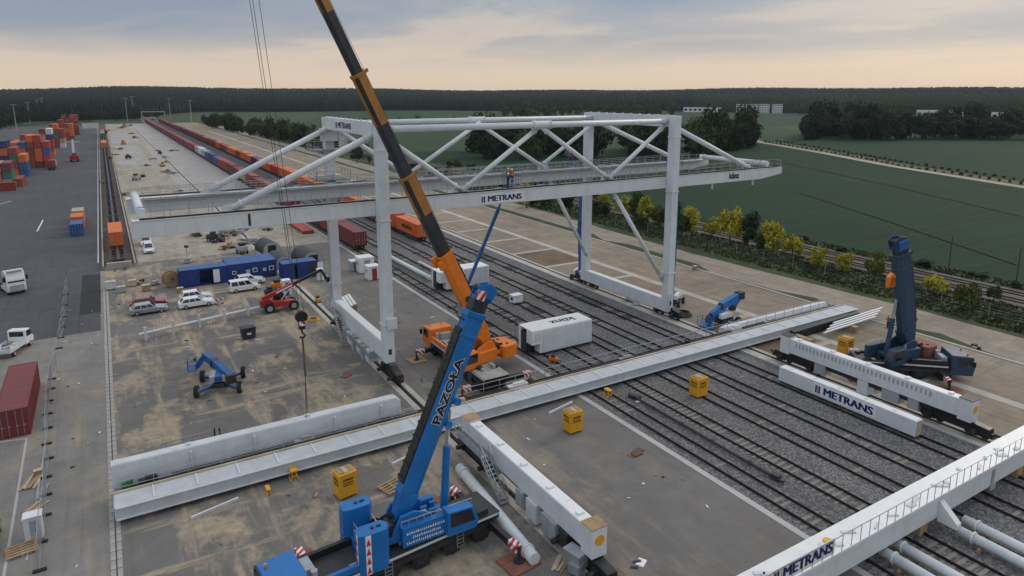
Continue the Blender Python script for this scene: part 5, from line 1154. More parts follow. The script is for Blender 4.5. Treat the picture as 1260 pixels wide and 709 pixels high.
# white tractor unit at the left edge
def tractor(label, loc, rz, mt):
    r = thing('truck', label, 'truck', loc, rz)
    mb = MB(); mb.box(-3.2,2.4,-.45,.45,.75,1.05); ch = mb.build('chassis', 'black_steel', r)
    mb = MB(); mb.prism([(.7,.5),(2.9,.5),(3.0,1.2),(2.9,2.4),(2.55,3.5),(1.9,3.75),(.7,3.55)], -1.22, 1.22); cb = mb.build('cab', mt, r, .1, seg=2)
    g_ = MB(); g_.prism([(2.965,1.95),(2.985,1.95),(2.62,3.2),(2.60,3.2)], -1.05, 1.05); g_.build('windscreen', 'glass', cb)
    for s in (-1,1):
        g_ = MB(); g_.prism([(1.5,2.0),(2.7,2.0),(2.45,2.95),(1.5,2.95)], s*1.235-.01, s*1.235+.01); g_.build('window', 'glass', cb)
        g_ = MB(); g_.cbox((2.7,s*1.45,2.5),(.15,.3,.7)); g_.build('mirror', 'black_steel', cb)
    g_ = MB(); g_.box(3.0,3.03,-.9,.9,.7,1.5); g_.build('grille', 'grey_steel', cb); g_ = MB(); g_.box(2.0,2.9,-1.0,1.0,3.6,3.72); g_.build('sun_visor', 'grey_steel', cb)
    for xx in (1.9,-1.5,-2.75):
        for s in (-1,1): wheel(r, (xx,s*.98,.5), .5, .34 if xx > 0 else .5, rim='grey_steel')
    g_ = MB(); g_.ring((-2.0,0,1.12),(0,0,1),.5,.06,n=14).cbox((-2.0,0,1.08),(1.2,1.0,.06)); g_.build('fifth_wheel', 'dark_steel', ch)
    for s in (-1,1):
        g_ = MB(); g_.box(-.9,.6,s*.95-.25,s*.95+.25,.45,1.0); g_.build('fuel_tank', 'grey_steel', ch, .05)
    return r
tractor('white truck tractor without trailer at the left edge of the yard', (-14.3,126.2,0), -1.25, 'car_white')
def flatbed(label, loc, rz):
    r = thing('flatbed_truck', label, 'truck', loc, rz)
    mb = MB(); mb.prism([(1.0,.45),(2.75,.45),(2.85,1.1),(2.55,1.3),(2.1,2.25),(1.0,2.3)], -.98, .98); cb = mb.build('cab', 'car_white', r, .1, seg=2)
    g_ = MB(); g_.prism([(2.575,1.35),(2.595,1.35),(2.2,2.15),(2.18,2.15)], -.85, .85); g_.build('windscreen', 'glass', cb); g_ = MB(); g_.box(.985,.998,-.75,.75,1.5,2.1); g_.build('rear_window', 'glass', cb)
    for s in (-1,1):
        g_ = MB(); g_.prism([(1.2,1.4),(2.4,1.4),(2.1,2.1),(1.2,2.1)], s*.99-.01, s*.99+.01); g_.build('window', 'glass', cb)
    mb = MB(); mb.box(-2.6,.9,-1.05,1.05,.72,.85).box(-2.6,.9,-1.05,-1.0,.85,1.2).box(-2.6,.9,1.0,1.05,.85,1.2).box(-2.62,-2.57,-1.05,1.05,.85,1.2); bd = mb.build('load_bed', 'white_dusty', r)
    for xx in (1.9,-1.6):
        for s in (-1,1): wheel(r, (xx,s*.85,.36), .36, .26)
    return r
p = at(22,436); fb = flatbed('white flatbed van with tools on its bed, left of the fence', (p.x-.5,p.y+1.2,0), 1.2)
for k, (x, y, s, m_, nm) in enumerate(((-.9,.3,.5,'site_blue','blue crate'),(-.2,-.4,.4,'plastic_white','white canister'),(-1.8,-.2,.6,'grey_steel','grey toolbox'),(.2,.4,.45,'wood','wooden box'))):
    q = Matrix.Translation(fb.location) @ RZ(1.2) @ Vector((x,y,.855)); t_ = thing('tool_box', '%s lying on the bed of the white flatbed van' % nm, 'box', q, .3*k)
    mb = MB(); mb.box(-s*.6,s*.6,-s*.4,s*.4,0,s*.6); mb.build('case', m_, t_, .02); mb = MB(); mb.box(-s*.62,s*.62,-s*.42,s*.42,s*.6,s*.7); mb.build('lid', m_, t_)
# dark machine at the left edge bottom
p = at(0,668); r = thing('tractor_machine', 'dark tracked-off machine with two wheels at the bottom left edge', 'machine', (p.x-1.1,p.y+.3,0), PI/2); r['label'] = 'dark wheeled machine cut by the left edge near the pallet'
mb = MB(); mb.box(-1.8,1.8,-.8,.6,.5,1.2).box(-1.2,.8,-.7,.5,1.2,2.0); mb.build('body', 'tarp_dark', r, .06); mb = MB(); mb.box(-1.0,.6,-.72,-.7,1.3,1.9); mb.build('window', 'glass', r)
for xx in (-1.2,1.2):
    for s in (-1,1): wheel(r, (xx,s*.75-.1,.5), .5, .35, rim='galvanised')
# ------------------------------------------------------------------ red telehandler
p = at(347,384); r = thing('telehandler', 'red telehandler with raised black boom by the left gantry leg', 'telehandler', (p.x,p.y+1.2,0), -.03)
mb = MB(); mb.prism([(-2.6,.8),(-2.7,1.7),(-1.6,2.0),(-.9,1.5),(1.6,1.3),(2.3,1.1),(2.3,.75)], -.55, .55); mb.build('chassis', 'machine_red', r, .08, seg=2)
mb = MB(); mb.prism([(-.9,.75),(1.1,.75),(1.3,1.45),(-1.1,1.6)], -1.15, -.5); mb.build('engine_cover', 'machine_red', r, .06, seg=2)
mb = MB(); mb.prism([(-.7,1.0),(.8,1.0),(.9,1.8),(.5,2.55),(-.7,2.6)], .35, 1.1); cb = mb.build('cab', 'black_steel', r, .05); mb = MB(); mb.prism([(.0,1.7),(.86,1.75),(.48,2.5),(-.6,2.5)], .33, .345); mb.build('window', 'glass', cb); mb = MB(); mb.prism([(-.6,1.7),(.85,1.75),(.48,2.5),(-.6,2.5)], 1.105, 1.12); mb.build('window', 'glass', cb)
mb = MB(); mb.beam((-2.3,-.1,1.9),(2.1,-.1,3.55),.42,.55); bm2 = mb.build('boom', 'machine_red', r, .04); mb = MB(); mb.beam((-.4,-.325,2.6),(1.8,-.325,3.43),.01,.22); mb.build('boom_stripe', 'sign_white', bm2)
mb = MB(); mb.beam((2.05,-.1,3.53),(6.0,-.1,5.05),.3,.38); mb.build('telescope_section', 'black_steel', bm2); mb = MB(); mb.beam((5.95,-.1,5.1),(6.7,-.1,3.6),.25,.32).cbox((6.95,-.1,3.55),(.6,.9,.7)); mb.build('fork_carriage', 'black_steel', bm2)
mb = MB(); mb.tube((.2,-.1,1.4),(1.6,-.1,3.1),.1,8); mb.build('ram', 'chrome', r)
for xx in (-1.5,1.75):
    for s in (-1,1): wheel(r, (xx,s*.95,.68), .68, .48, rim='grey_steel')
# ------------------------------------------------------------------ reach stacker and yard truck
r = thing('reach_stacker', 'red reach stacker with raised pale boom on the asphalt yard', 'reach stacker', (-11.8,363,0), PI/2)
mb = MB(); mb.box(-3.6,3.0,-1.6,1.6,.9,2.1).box(-3.8,-2.4,-1.7,1.7,.8,2.9); mb.build('chassis', 'machine_red', r, .1); mb = MB(); mb.box(-.4,1.2,-.7,.7,2.1,3.9); mb.build('cab', 'glass', r, .05)
mb = MB(); mb.beam((-3.2,0,3.6),(3.0,0,9.2),.9,1.0); mb.build('boom', 'grey_steel', r); mb = MB(); mb.cbox((3.2,0,8.4),(1.4,5.5,.5)).cbox((3.1,0,9.0),(1.0,1.0,1.0)); mb.build('spreader', 'grey_steel', r)
mb = MB(); mb.tube((.8,-.5,2.0),(.6,-.5,6.6),.2,8).tube((.8,.5,2.0),(.6,.5,6.6),.2,8); mb.build('lift_rams', 'grey_steel', r)
for xx in (-2.4,2.4):
    for s in (-1,1): wheel(r, (xx,s*1.4,.85), .85, .7, rim='yellow')
r = thing('container_truck', 'small truck carrying a rusty container beside the stacks', 'truck', (-18.6,330,0), PI/2)
mb = MB(); mb.box(-6,5,-1.1,1.1,.8,1.1); mb.build('trailer_frame', 'dark_steel', r); mb = MB(); mb.box(4.6,6.6,-1.2,1.2,.6,3.2); mb.build('cab', 'car_white', r, .1)
for xx in (5.6,2.6,-3.6,-4.9):
    for s in (-1,1): wheel(r, (xx,s*.95,.5), .5, .4)
container('rust-brown container carried by the small yard truck', (-18.6,329,1.12), 0, 6.06, 'rust')
# ------------------------------------------------------------------ electrical houses, cabins, site offices
EH = None
def ehouse(label, loc, group='white electrical houses on the tracks'):
    r = thing('electrical_house', label, 'equipment container', loc, 0, group)
    mb = MB(); L_, D, H = 8.6, 3.0, 2.95
    mb.box(1.35,L_,0,D,.1,H-.02)
    mb.box(.0,1.35,0,D*.42,1.25,H-.02).box(.0,1.35,D*.86,D,.1,H-.02).box(0,1.35,D*.42,D*.86,H-.12,H-.02).box(1.1,1.35,.05,D*.42,.1,1.25)
    mb.build('shell', 'white_plain', r, .03)
    mb = MB(); corr(mb, 'x', 1.5, L_-.1, -.035, .25, H-.2, 34, -.03, -1); mb.build('corrugated_side', 'white_steel', r)
    mb = MB(); mb.box(.3,1.2,-.015,0,1.55,2.6); mb.build('panel', 'white_dusty', r); mb = MB(); mb.box(.05,1.3,D*.45,D*.84,.1,2.4); mb.build('recess', 'dark_steel', r)
    mb = MB(); mb.box(.02,L_-.02,.03,D-.03,H-.018,H+.01); mb.build('roof', 'white_plain', r)
    for x in (1.6,L_-.3):
        mb = MB(); mb.box(x-.2,x+.2,.1,D-.1,-.16,.099); mb.build('skid', 'dark_steel', r)
    return r
e1 = ehouse('white corrugated electrical house with roof lettering, right of the orange crane', (39.95,61.9,.26)); text('lettering', 'künz', 1.5, 'tarp_dark', e1, basis((5.2,1.5,2.97),(-1,0,0),(0,-1,0)), .03, .006, fit=3.4)
ehouse('white electrical house on the tracks behind the slanted lift arm', (41.9,91.0,.26))
p = at(635,373); r = thing('junction_box', 'small white equipment box lying alone on the tracks', 'box', (p.x,p.y,.22), .1); mb = MB(); mb.box(-.8,.8,-.6,.6,0,1.05); mb.build('case', 'white_plain', r, .04); mb = MB(); mb.box(-.85,.85,-.65,.65,1.05,1.12); mb.build('lid', 'white_plain', r); mb = MB(); mb.box(-.805,-.80,-.3,.3,.35,.8); mb.build('panel', 'dark_steel', r)
def ballast_box(label, px, py, rz=0., s=1.):
    p = at(px, py); r = thing('ballast_box', label, 'ballast box', (p.x,p.y+.55*s,0), rz, 'yellow ballast boxes')
    mb = MB(); mb.box(-.72*s,.72*s,-.6*s,.6*s,.12,2.05*s); b_ = mb.build('body', 'yellow', r, .04)
    mb = MB(); mb.box(-.6*s,.6*s,-.5*s,.5*s,0.003,.12); mb.build('foot', 'dark_steel', r)
    for k in range(3):
        mb = MB(); mb.box(-.6*s+k*.42*s,-.25*s+k*.42*s,-.45*s,.45*s,2.051*s,2.13*s-.02*k); mb.build('timber', 'wood_pale' if k % 2 else 'wood', r)
    l = MB(); rl = random.Random(px)
    for fx in (0, 1):
        for ln, (z, w_) in enumerate(((1.55,.09),(1.3,.05),(1.12,.05))):
            u = -.42
            while u < .38:
                d_ = rl.uniform(.07,.13)
                if fx == 0: l.box(-.732*s,-.722*s,u*s,(u+d_)*s,(z-w_)*s,(z+w_*rl.uniform(.6,1))*s)
                else: l.box(u*s,(u+d_)*s,-.612*s,-.602*s,(z-w_)*s,(z+w_*rl.uniform(.6,1))*s)
                u += d_+.035
    tag(l.build('lettering', 'ink', b_), kind='stuff'); return r
ballast_box('yellow ballast box on the apron right of the parked sill beam', 709, 533); ballast_box('yellow ballast box standing on the middle rail track', 864, 489); ballast_box('yellow ballast box on the sand beside the slim white tubes', 1045, 437); ballast_box('yellow ballast box behind the blue crane counterweight', 428, 613, .15)
# blue site offices
def office(label, x0, x1, y0, y1, H, mods, holes, wins):
    r = wthing('site_office', label, 'site office', ((x0+x1)/2,(y0+y1)/2,0), 'blue site offices')
    if holes:
        h0, h1 = holes; mb = MB(); mb.box(x0,h0,y0,y1,.12,H).box(h1,x1,y0,y1,.12,H).box(h0,h1,y1-.1,y1,.12,H).box(h0,h1,y0,y1-.1,H-.25,H).box(h0,h1,y0,y1-.1,.12,.2)
    else: mb = MB(); mb.box(x0,x1,y0,y1,.12,H)
    b_ = mb.build('wall', 'site_blue', r)
    mb = MB(); corr(mb, 'x', x0+.05, (holes[0] if holes else x1)-.05, y0-.03, .2, H-.15, int(((holes[0] if holes else x1)-x0)*3), -.025, -1); mb.build('corrugated_side', 'site_blue', b_)
    mb = MB(); corr(mb, 'y', y0+.05, y1-.05, x0-.03, .2, H-.15, int((y1-y0)*3), -.025, -1); mb.build('corrugated_side', 'site_blue', b_)
    w_ = (x1-x0)/mods
    for k in range(mods):
        m2 = MB(); m2.box(x0+k*w_-.03,x0+(k+1)*w_-.05,y0-.08,y1+.08,H+.002,H+.07); rf = m2.build('roof', 'site_blue_roof', r, .02)
        n2 = MB()
        for j in range(int(w_*2)): n2.box(x0+k*w_+.15+j*.5,x0+k*w_+.2+j*.5,y0,y1,H+.071,H+.09)
        tag(n2.build('roof_rib', 'site_blue_roof', rf), kind='stuff')
    for (wx, ww, mt) in wins:
        m2 = MB(); m2.box(wx-ww/2,wx+ww/2,y0-.075,y0-.05,1.15,1.15+ww*.95); f_ = m2.build('window', 'sign_white', b_); m2 = MB(); m2.box(wx-ww*.36,wx+ww*.36,y0-.09,y0-.076,1.25,1.15+ww*.8); m2.build('pane', mt, f_)
    for sx in (x0+.4,x1-.4):
        m2 = MB(); m2.box(sx-.2,sx+.2,y0+.1,y1-.1,.004,.12); m2.build('skid', 'dark_steel', r)
    return r
a, b_ = at(222,356), at(283,345); x0, x1 = a.x, at(282,347).x; Y0 = 114.2
x0, x1 = at(222,356,Y=Y0).x, at(281,346,Y=Y0).x; xm = at(341,338,Y=Y0).x
r = office('dark blue open-sided site container, leftmost of the office row', x0, x1-.05, Y0, Y0+2.6, 2.75, 1, (x0+2.9,x0+4.9), []); mb = MB(); mb.cbox((x0+5.35,Y0-.12,1.35),(.95,.06,2.1),.12); mb.build('door', 'white_plain', r)
office('dark blue site offices in three modules with small windows', x1, xm, Y0, Y0+5.2, 2.8, 3, None, [(x1+1.0,.6,'glass'),(x1+3.1,.55,'grey_steel'),(x1+4.2,.75,'glass'),(x1+5.7,.5,'grey_steel'),(x1+6.8,.75,'glass')])
xa, xb = at(348,341,Y=110.5).x, at(391,342,Y=110.5).x
r = office('teal and blue site container pair right of the office row', xa, xb, 110.5, 113.1, 2.7, 2, (xa+2.0,xa+2.45), []); mb = MB(); mb.cbox((xb+.5,110.3,1.3),(.95,.06,2.2),.1); mb.build('door', 'white_plain', r); mb = MB(); mb.box(xb-1.3,xb-.05,110.43,110.46,.2,2.5); mb.build('opening', 'tarp_dark', r)
# arched shelters
def shelter(label, px, py, L_, R_, rz):
    p = at(px, py); r = thing('arched_shelter', label, 'shelter', (p.x,p.y,0), rz, 'arched shelters')
    n = 12; mb = MB(); o = []
    for i in range(n+1):
        a = PI*i/n; o.append((R_*math.cos(a), R_*1.05*math.sin(a)+.5))
    o = [(R_,0.0)]+o+[(-R_,0.0)]
    mb.prism(o, 0, L_); mb.build('cover', 'tarp_dark', r)
    mb = MB(); mb.prism([(x*.97,z*.985) for x, z in o], -.03, -.004); mb.build('end_wall', 'grey_steel', r); mb = MB(); mb.box(-R_*.45,R_*.45,-.05,-.031,.02,R_*.95); mb.build('doorway', 'black_steel', r)
    return r
shelter('dark arched shelter left of the pair behind the offices', 351, 331, 5.4, 1.75, .12); shelter('dark arched shelter, right one behind the teal container', 386, 326, 6.0, 1.9, .12); shelter('dark arched shelter farthest back behind the offices', 335, 312, 5.0, 1.7, .12)
r = thing('flat_rack', 'long low red flat rack lying beside the left-hand train', 'flat rack', (*at(380,288)[:2],0), .0); mb = MB(); mb.box(-1.2,1.2,0,14,.3,.75); mb.build('deck', 'machine_red', r, .04); mb = MB(); mb.box(-1.2,1.2,0,.3,.0,.3).box(-1.2,1.2,13.7,14,0,.3); mb.build('foot', 'rust_steel', r)
for x in (-.8,0,.8):
    mb = MB(); mb.box(x-.1,x+.1,.2,13.8,.751,.80); mb.build('beam', 'machine_red', r)
# white cabins, portable toilets
def cabin(label, px, py, w_, d_, h, mt, door='site_blue', group='small cabins', name='cabin', rz=0.):
    p = at(px, py); r = thing(name, label, 'cabin', (p.x,p.y+d_/2,0), rz, group)
    mb = MB(); mb.box(-w_/2,w_/2,-d_/2,d_/2,.08,h); mb.build('wall', mt, r, .04)
    mb = MB(); mb.prism([(-w_/2-.06,h),(w_/2+.06,h),(w_/2,h+.1),(-w_/2,h+.1)], -d_/2-.06, d_/2+.06); mb.build('roof', 'plastic_white', r, .02)
    mb = MB(); mb.box(-w_*.18,w_*.22,-d_/2-.02,-d_/2-.002,.12,h*.88); dd = mb.build('door', door, r); mb = MB(); mb.box(w_*.12,w_*.17,-d_/2-.05,-d_/2-.021,h*.42,h*.5); mb.build('handle', 'dark_steel', dd)
    mb = MB(); mb.box(-w_/2-.012,-w_/2-.001,-d_*.25,d_*.25,h*.5,h*.8); mb.build('vent', 'grey_steel', r); return r
cabin('white portable toilet behind the red telehandler', 354, 364, 1.2, 1.2, 2.3, 'plastic_white', 'lift_blue', 'portable toilets', 'portable_toilet')
cabin('white site cabin behind the left gantry leg, larger one', 452, 336, 2.6, 2.4, 2.6, 'white_plain', 'grey_steel'); cabin('white cabin with hazard label nearest the left gantry leg', 461, 345, 2.0, 1.8, 2.3, 'white_plain', 'machine_red')
cabin('grey generator box left of the white cabins', 438, 334, 1.4, 1.8, 1.7, 'grey_steel', 'dark_steel')
cabin('grey electrical cabinet beside the pallet at the bottom left', 43, 666, 1.05, .8, 1.75, 'white_dusty', 'grey_steel'); 
cabin('white toilet cabin beside the teal site container', 320+75, 346, .9, .9, 1.9, 'plastic_white', 'grey_steel', 'portable toilets', 'portable_toilet')
# stack of white panels standing askew
p = at(432,383); r = thing('panel_stack', 'slanting stack of white panels beside the far left leg', 'panels', (p.x,p.y+2,0), -.12)
for k in range(5):
    mb = MB(); mb.cbox((-.9+k*.42,0,.55+.14*k),(.34,5.2,.12),Euler((0,-.3,0))); mb.build('panel', 'white_plain', r)
for y in (-1.8,1.8):
    mb = MB(); mb.prism([(-1.2,.0),(1.1,0),(1.1,1.05),(-1.2,.35)], y-.1, y+.1); mb.build('cradle', 'wood', r)
# long white pipe frame on posts in front of the parked cars
a, b_ = at(172,420), at(342,380); a = Vector((a.x,a.y,0)); b_ = Vector((b_.x,b_.y,0))
r = wthing('pipe_frame', 'long white tube frame on posts lying in front of the parked cars', 'steel frame', tuple((a+b_)/2))
mb = MB(); mb.tube(a+Vector((0,0,.85)), b_+Vector((0,0,.85)), .2, 12); mb.build('tube', 'white_dusty', r, smooth=False)
for k in range(6):
    q = a.lerp(b_, .04+.18*k); mb = MB(); mb.beam(q+Vector((0,-.25,0)), q+Vector((0,-.25,1.75)), .3, .22); mb.build('post', 'white_dusty', r, .02)
    q2 = q+Vector((.9,.5,0)); rb = MB(); rb.rail([q2, q2+Vector((1.5,.3,0))], 1.9, .35, .025); rb.build('rung_frame', 'galvanised', r)
p = at(307,418); r = thing('waste_skip', 'dark grey waste bin in front of the white pipe frame', 'bin', (p.x,p.y+.7,0), .06); mb = MB(); mb.prism([(-.75,.1),(.75,.1),(.85,1.35),(-.85,1.35)], -.6, .6); mb.build('bin', 'tarp_dark', r, .04); mb = MB(); mb.prism([(-.88,1.351),(.88,1.351),(.8,1.5),(-.8,1.5)], -.66, .66); mb.build('lid', 'tarp_dark', r, .03); mb = MB(); mb.box(-.25,.25,-.625,-.61,.6,.85); mb.build('label', 'sign_white', r)
for x in (-.6,.6):
    for y in (-.45,.45): wheel(r, (x,y,.1), .1, .07)
# dark grating platform behind the box beam
p = at(240,556); r = thing('grating_platform', 'dark steel grating platform lying behind the box beam', 'platform', (p.x,p.y+.3,0), .05)
mb = MB(); mb.box(-2.4,2.4,-.5,.5,.3,.42); mb.build('deck', 'grating', r); rb = MB(); rb.rail([(-2.4,.5,.42),(2.4,.5,.42)], .7, .8); rb.build('handrail', 'galvanised', r); mb = MB(); mb.box(-2.3,2.3,-.52,-.5,.02,.42); mb.build('side_plate', 'dark_steel', r); mb = MB(); mb.box(-2.0,-1.8,-.4,.4,.004,.3).box(1.8,2.0,-.4,.4,.004,.3); mb.build('bearer', 'wood', r)
mb = MB(); mb.box(1.7,1.8,.3,.45,.42,1.4).box(2.1,2.2,.3,.45,.42,1.3); mb.build('post', 'dark_steel', r)
# cable drum
p = at(212,354); r = thing('cable_drum', 'big wooden cable drum left of the blue site container', 'cable drum', (p.x,p.y+.8,0), .25)
for s in (-1,1): mb = MB(); mb.ring((0,s*.5,1.25),(0,1,0),1.25,.06,n=24); mb.build('flange', 'wood', r)
mb = MB(); mb.ring((0,0,1.25),(0,1,0),.95,.44,n=20); mb.build('cable', 'copper_reel', r); mb = MB(); mb.ring((0,-.58,1.25),(0,1,0),.18,.02,n=10); mb.build('hub', 'dark_steel', r)
# ------------------------------------------------------------------ small site clutter
def pallet(r, z=0., m='wood'):
    for k in range(5): mb = MB(); mb.box(-.6,.6,-.5+k*.21,-.38+k*.21,z+.11,z+.135); mb.build('board', m, r)
    for x in (-.5,0,.5): mb = MB(); mb.box(x-.06,x+.06,-.5,.5,z+.004,z+.11); mb.build('bearer', m, r)
def clutter(label, px, py, kind, rz=0., s=1., group='loose site material'):
    p = at(px, py); cat = dict(pallet='pallet', crate='crate', planks='timber', plate='steel plate', machine='machine', coil='coil', heap='material pile', barrier='barrier', sheet='sheet', tubes='tubes', beam='beam')[kind]
    nm = dict(pallet='pallet', crate='crate', planks='timber_stack', plate='steel_plate', machine='small_machine', coil='cable_coil', heap='material_pile', barrier='barrier', sheet='sheet', tubes='tube_bundle', beam='steel_beam')[kind]
    r = thing(nm, label, cat, (p.x,p.y,0), rz, group); r.scale = (s,)*3; rl = random.Random(px*7+py)
    if kind == 'pallet': pallet(r)
    elif kind == 'crate':
        pallet(r); mb = MB(); mb.box(-.55,.55,-.45,.45,.137,.95); mb.build('box', rl.choice(['wood','wood_pale','grey_steel','white_dusty']), r, .02); mb = MB(); mb.box(-.57,.57,-.47,.47,.951,1.0); mb.build('lid', 'wood_pale', r)
    elif kind == 'planks':
        for k in range(5): mb = MB(); mb.cbox((rl.uniform(-.1,.1),-.4+k*.2,.06+.05*(k%2)),(2.0,.17,.06),rl.uniform(-.08,.08)); mb.build('plank', rl.choice(['wood','wood_pale']), r)
    elif kind == 'plate':
        for k in range(3): mb = MB(); mb.cbox((rl.uniform(-.4,.4),rl.uniform(-.3,.3),.03+.035*k),(1.3-.2*k,.6,.03),rl.uniform(-.5,.5)); mb.build('plate', rl.choice(['rust_steel','mat_red','dark_steel']), r)
    elif kind == 'coil':
        for k in range(3):
            pts = [((.62-.08*k)*math.cos(2*PI*i/14),(.62-.08*k)*math.sin(2*PI*i/14),.06+.08*k) for i in range(15)]; mb = MB(); mb.path(pts, .05, 5); mb.build('loop', 'yellow' if px == 386 else 'dark_steel', r)
    elif kind == 'machine':
        mb = MB(); mb.box(-.9,.9,-.5,.5,.45,1.15); mb.build('body', rl.choice(['crane_orange','yellow','grey_steel','tarp_dark']), r, .06); mb = MB(); mb.box(-.5,.3,-.42,.42,1.151,1.6); mb.build('hood', 'dark_steel', r, .05); mb = MB(); mb.beam((.8,0,.6),(1.7,0,.4),.1,.1); mb.build('drawbar', 'dark_steel', r)
        for x in (-.5,.5):
            for q in (-.5,.5): wheel(r, (x,q,.3), .3, .18)
    elif kind == 'heap':
        for k in range(9):
            a = rl.uniform(0,6.3); d_ = rl.uniform(0,1.5); h_ = rl.uniform(.15,.9)*(1-.3*d_/1.5); mb = MB()
            if k % 3 == 0: mb.beam((d_*math.cos(a)-1,d_*math.sin(a),h_*.5+.1),(d_*math.cos(a)+1,d_*math.sin(a)+.5,h_*.3+.1),.14,.14)
            else: mb.cbox((d_*math.cos(a),d_*math.sin(a),h_/2+.005),(rl.uniform(.3,1.1),rl.uniform(.3,.9),h_),rl.uniform(0,3))
            mb.build('piece', rl.choice(['dark_steel','grey_steel','wood','rust_steel','concrete_piece','tarp_dark','galvanised']), r)
    elif kind == 'barrier':
        for x in (-.5,.5): mb = MB(); mb.cbox((x,0,.05),(.3,.5,.09)); mb.build('foot', 'rubber', r)
        mb = MB(); mb.box(-.75,.75,-.03,.03,.55,.95); mb.build('board', 'hazard', r); mb = MB(); mb.box(-.53,-.47,-.02,.02,.09,.55).box(.47,.53,-.02,.02,.09,.55); mb.build('post', 'sign_white', r)
    elif kind == 'sheet':
        mb = MB(); mb.add([(-.42,-.3,.012),(.42,-.3,.02),(.42,.3,.012),(-.42,.3,.03),(-.42,-.3,.004),(.42,-.3,.006),(.42,.3,.004),(-.42,.3,.02)],[(0,1,2,3),(7,6,5,4),(0,4,5,1),(1,5,6,2),(2,6,7,3),(3,7,4,0)]); mb.build('panel', 'sign_white', r)
    elif kind == 'tubes':
        for k in range(4): mb = MB(); mb.tube((-1.6,-.3+k*.17,.09),(1.6,-.25+k*.17,.09),.07,7); mb.build('tube', 'galvanised', r)
    elif kind == 'beam':
        mb = MB(); mb.box(-1.9,1.9,-.09,.09,.02,.06).box(-1.9,1.9,-.015,.015,.06,.2).box(-1.9,1.9,-.09,.09,.2,.24); mb.build('profile', 'white_dusty', r)
    return r
for a_ in [('rusty steel plates on the apron left of the gantry bogie',425,464,'plate',.3),('thin rusty bar pile above the rusty plates',437,449,'planks',.2,.7),('yellow coil on the runway edge by the hook',386,394,'coil',0,1.2),('pallet with boards left of the cable drum',180,358,'crate',.1),('wooden crate beside the siding buffer, leftmost',137,356,'crate',.0,1.3),('second wooden crate from the siding buffer',150,360,'crate',.2),('grey crate in the row left of the cable drum',163,352,'crate',.1),('material heap in the row left of the cable drum',175,349,'heap',0,.8),('material heap behind the crates left of the drum',193,350,'heap',.4,1.0),
           ('grey crate right of the cable drum',222,362-2,'crate',.1,.8),('red-white barrier beside the white estate car',270,374,'barrier',.2,.9),('yellow machine left of the portable toilet',342,357,'machine',0,1.1),('dark machine left of the yellow machine',333,364,'machine',.2,.9),('dark small machine on the runway by the gantry',391,372,'machine',1.4,.6),
           ('pallet with wooden frame beside the foreground boom',483,600,'pallet',.3,1.6),('flat white sheet on the apron right of the sill beam',789,692,'sheet',.5,.9),('sandy concrete cover slab on the right apron',781,557,'plate',.3,1.0),('dark grid plate near the end of the sill beam',690,694,'planks',.6,.8),('white steel profile under the left end of the girder',265,627,'beam',.25,.9),('white steel profile on the apron behind the foreground boom',505,562,'beam',.3,1.0),('white steel profile under the girder at the kerb',690,503,'beam',.25,.9),('pale pallet beside the grey cabinet at bottom left',27,678,'pallet',.15,1.5),
           ('orange boards by the fence at lower left',39,594,'planks',1.3,1.1),('blue tool crate by the fence at lower left',47,585,'crate',.2,.5),('pallet boards beside the fence above the cabinet',44,624,'planks',.9,.8),('dark coil of hose on the sand right of the gantry leg',840,388,'coil',0,2.0),('dark timber pile beside the dark blue crane',1075,448,'planks',-.5,1.4),('dark timber pile left of the dark blue crane foot',1092,442,'heap',0,.7),('soil heap on the sand right of the dark blue crane',1200,428,'heap',0,.6),
           ('orange rail trolley on the first track right of the orange crane',681,446,'machine',-.9,.55),('galvanised tubes beside the orange boards',52,606,'tubes',1.4,.7),('small brown block on the sand by the kerb',855,332,'crate',.2,.7),('white small block on the second track',785,494,'sheet',.2,.6)]:
    clutter(*a_)
rl = random.Random(5)
for k, (px, py) in enumerate(sorted([(135,196),(140,191),(152,178),(158,196),(168,222),(175,218),(182,204),(190,196),(197,190),(203,194),(205,200),(200,205),(207,212),(213,214),(195,186),(147,184),(129,165),(133,161),(148,158),(153,157),(160,155),(165,170),(221,236),(222,240),(218,168),(275,289),(282,291),(290,287),(262,297),(243,291),(305,296),(312,299),(298,312),(285,305),(330,283),(133,225),(158,240),(300,284),(268,298),(213,186),(223,178),(205,150),(190,148),(176,146),(161,165)], key=lambda q: -q[1])):
    clutter('%s of building material on the unfinished yard, %s from the near end' % ('pile' if k % 4 else 'small machine and bits', NTH(k+1)), px, py, 'heap' if k % 4 else 'machine', rl.uniform(0,3), rl.uniform(.9,1.5)*(1+max(0,(215-py))*.006), group='piles on the unfinished yard')
p = at(231,324); r = thing('lighting_mast', 'portable lighting mast on a tripod base beyond the offices', 'lighting mast', (p.x,p.y,0)); mb = MB(); mb.box(-.5,.5,-.4,.4,.2,1.0); mb.build('generator', 'grey_steel', r, .04); mb = MB(); mb.tube((0,0,1.0),(0,0,3.0),.07,8); mb.build('mast', 'galvanised', r); mb = MB(); mb.cbox((0,-.1,3.1),(.7,.2,.4)); mb.build('lamp_head', 'dark_steel', r)
for s in (-1,1): mb = MB(); mb.beam((0,0,.4),(s*.9,-.3,.02),.06,.06); mb.build('stabiliser', 'dark_steel', r)
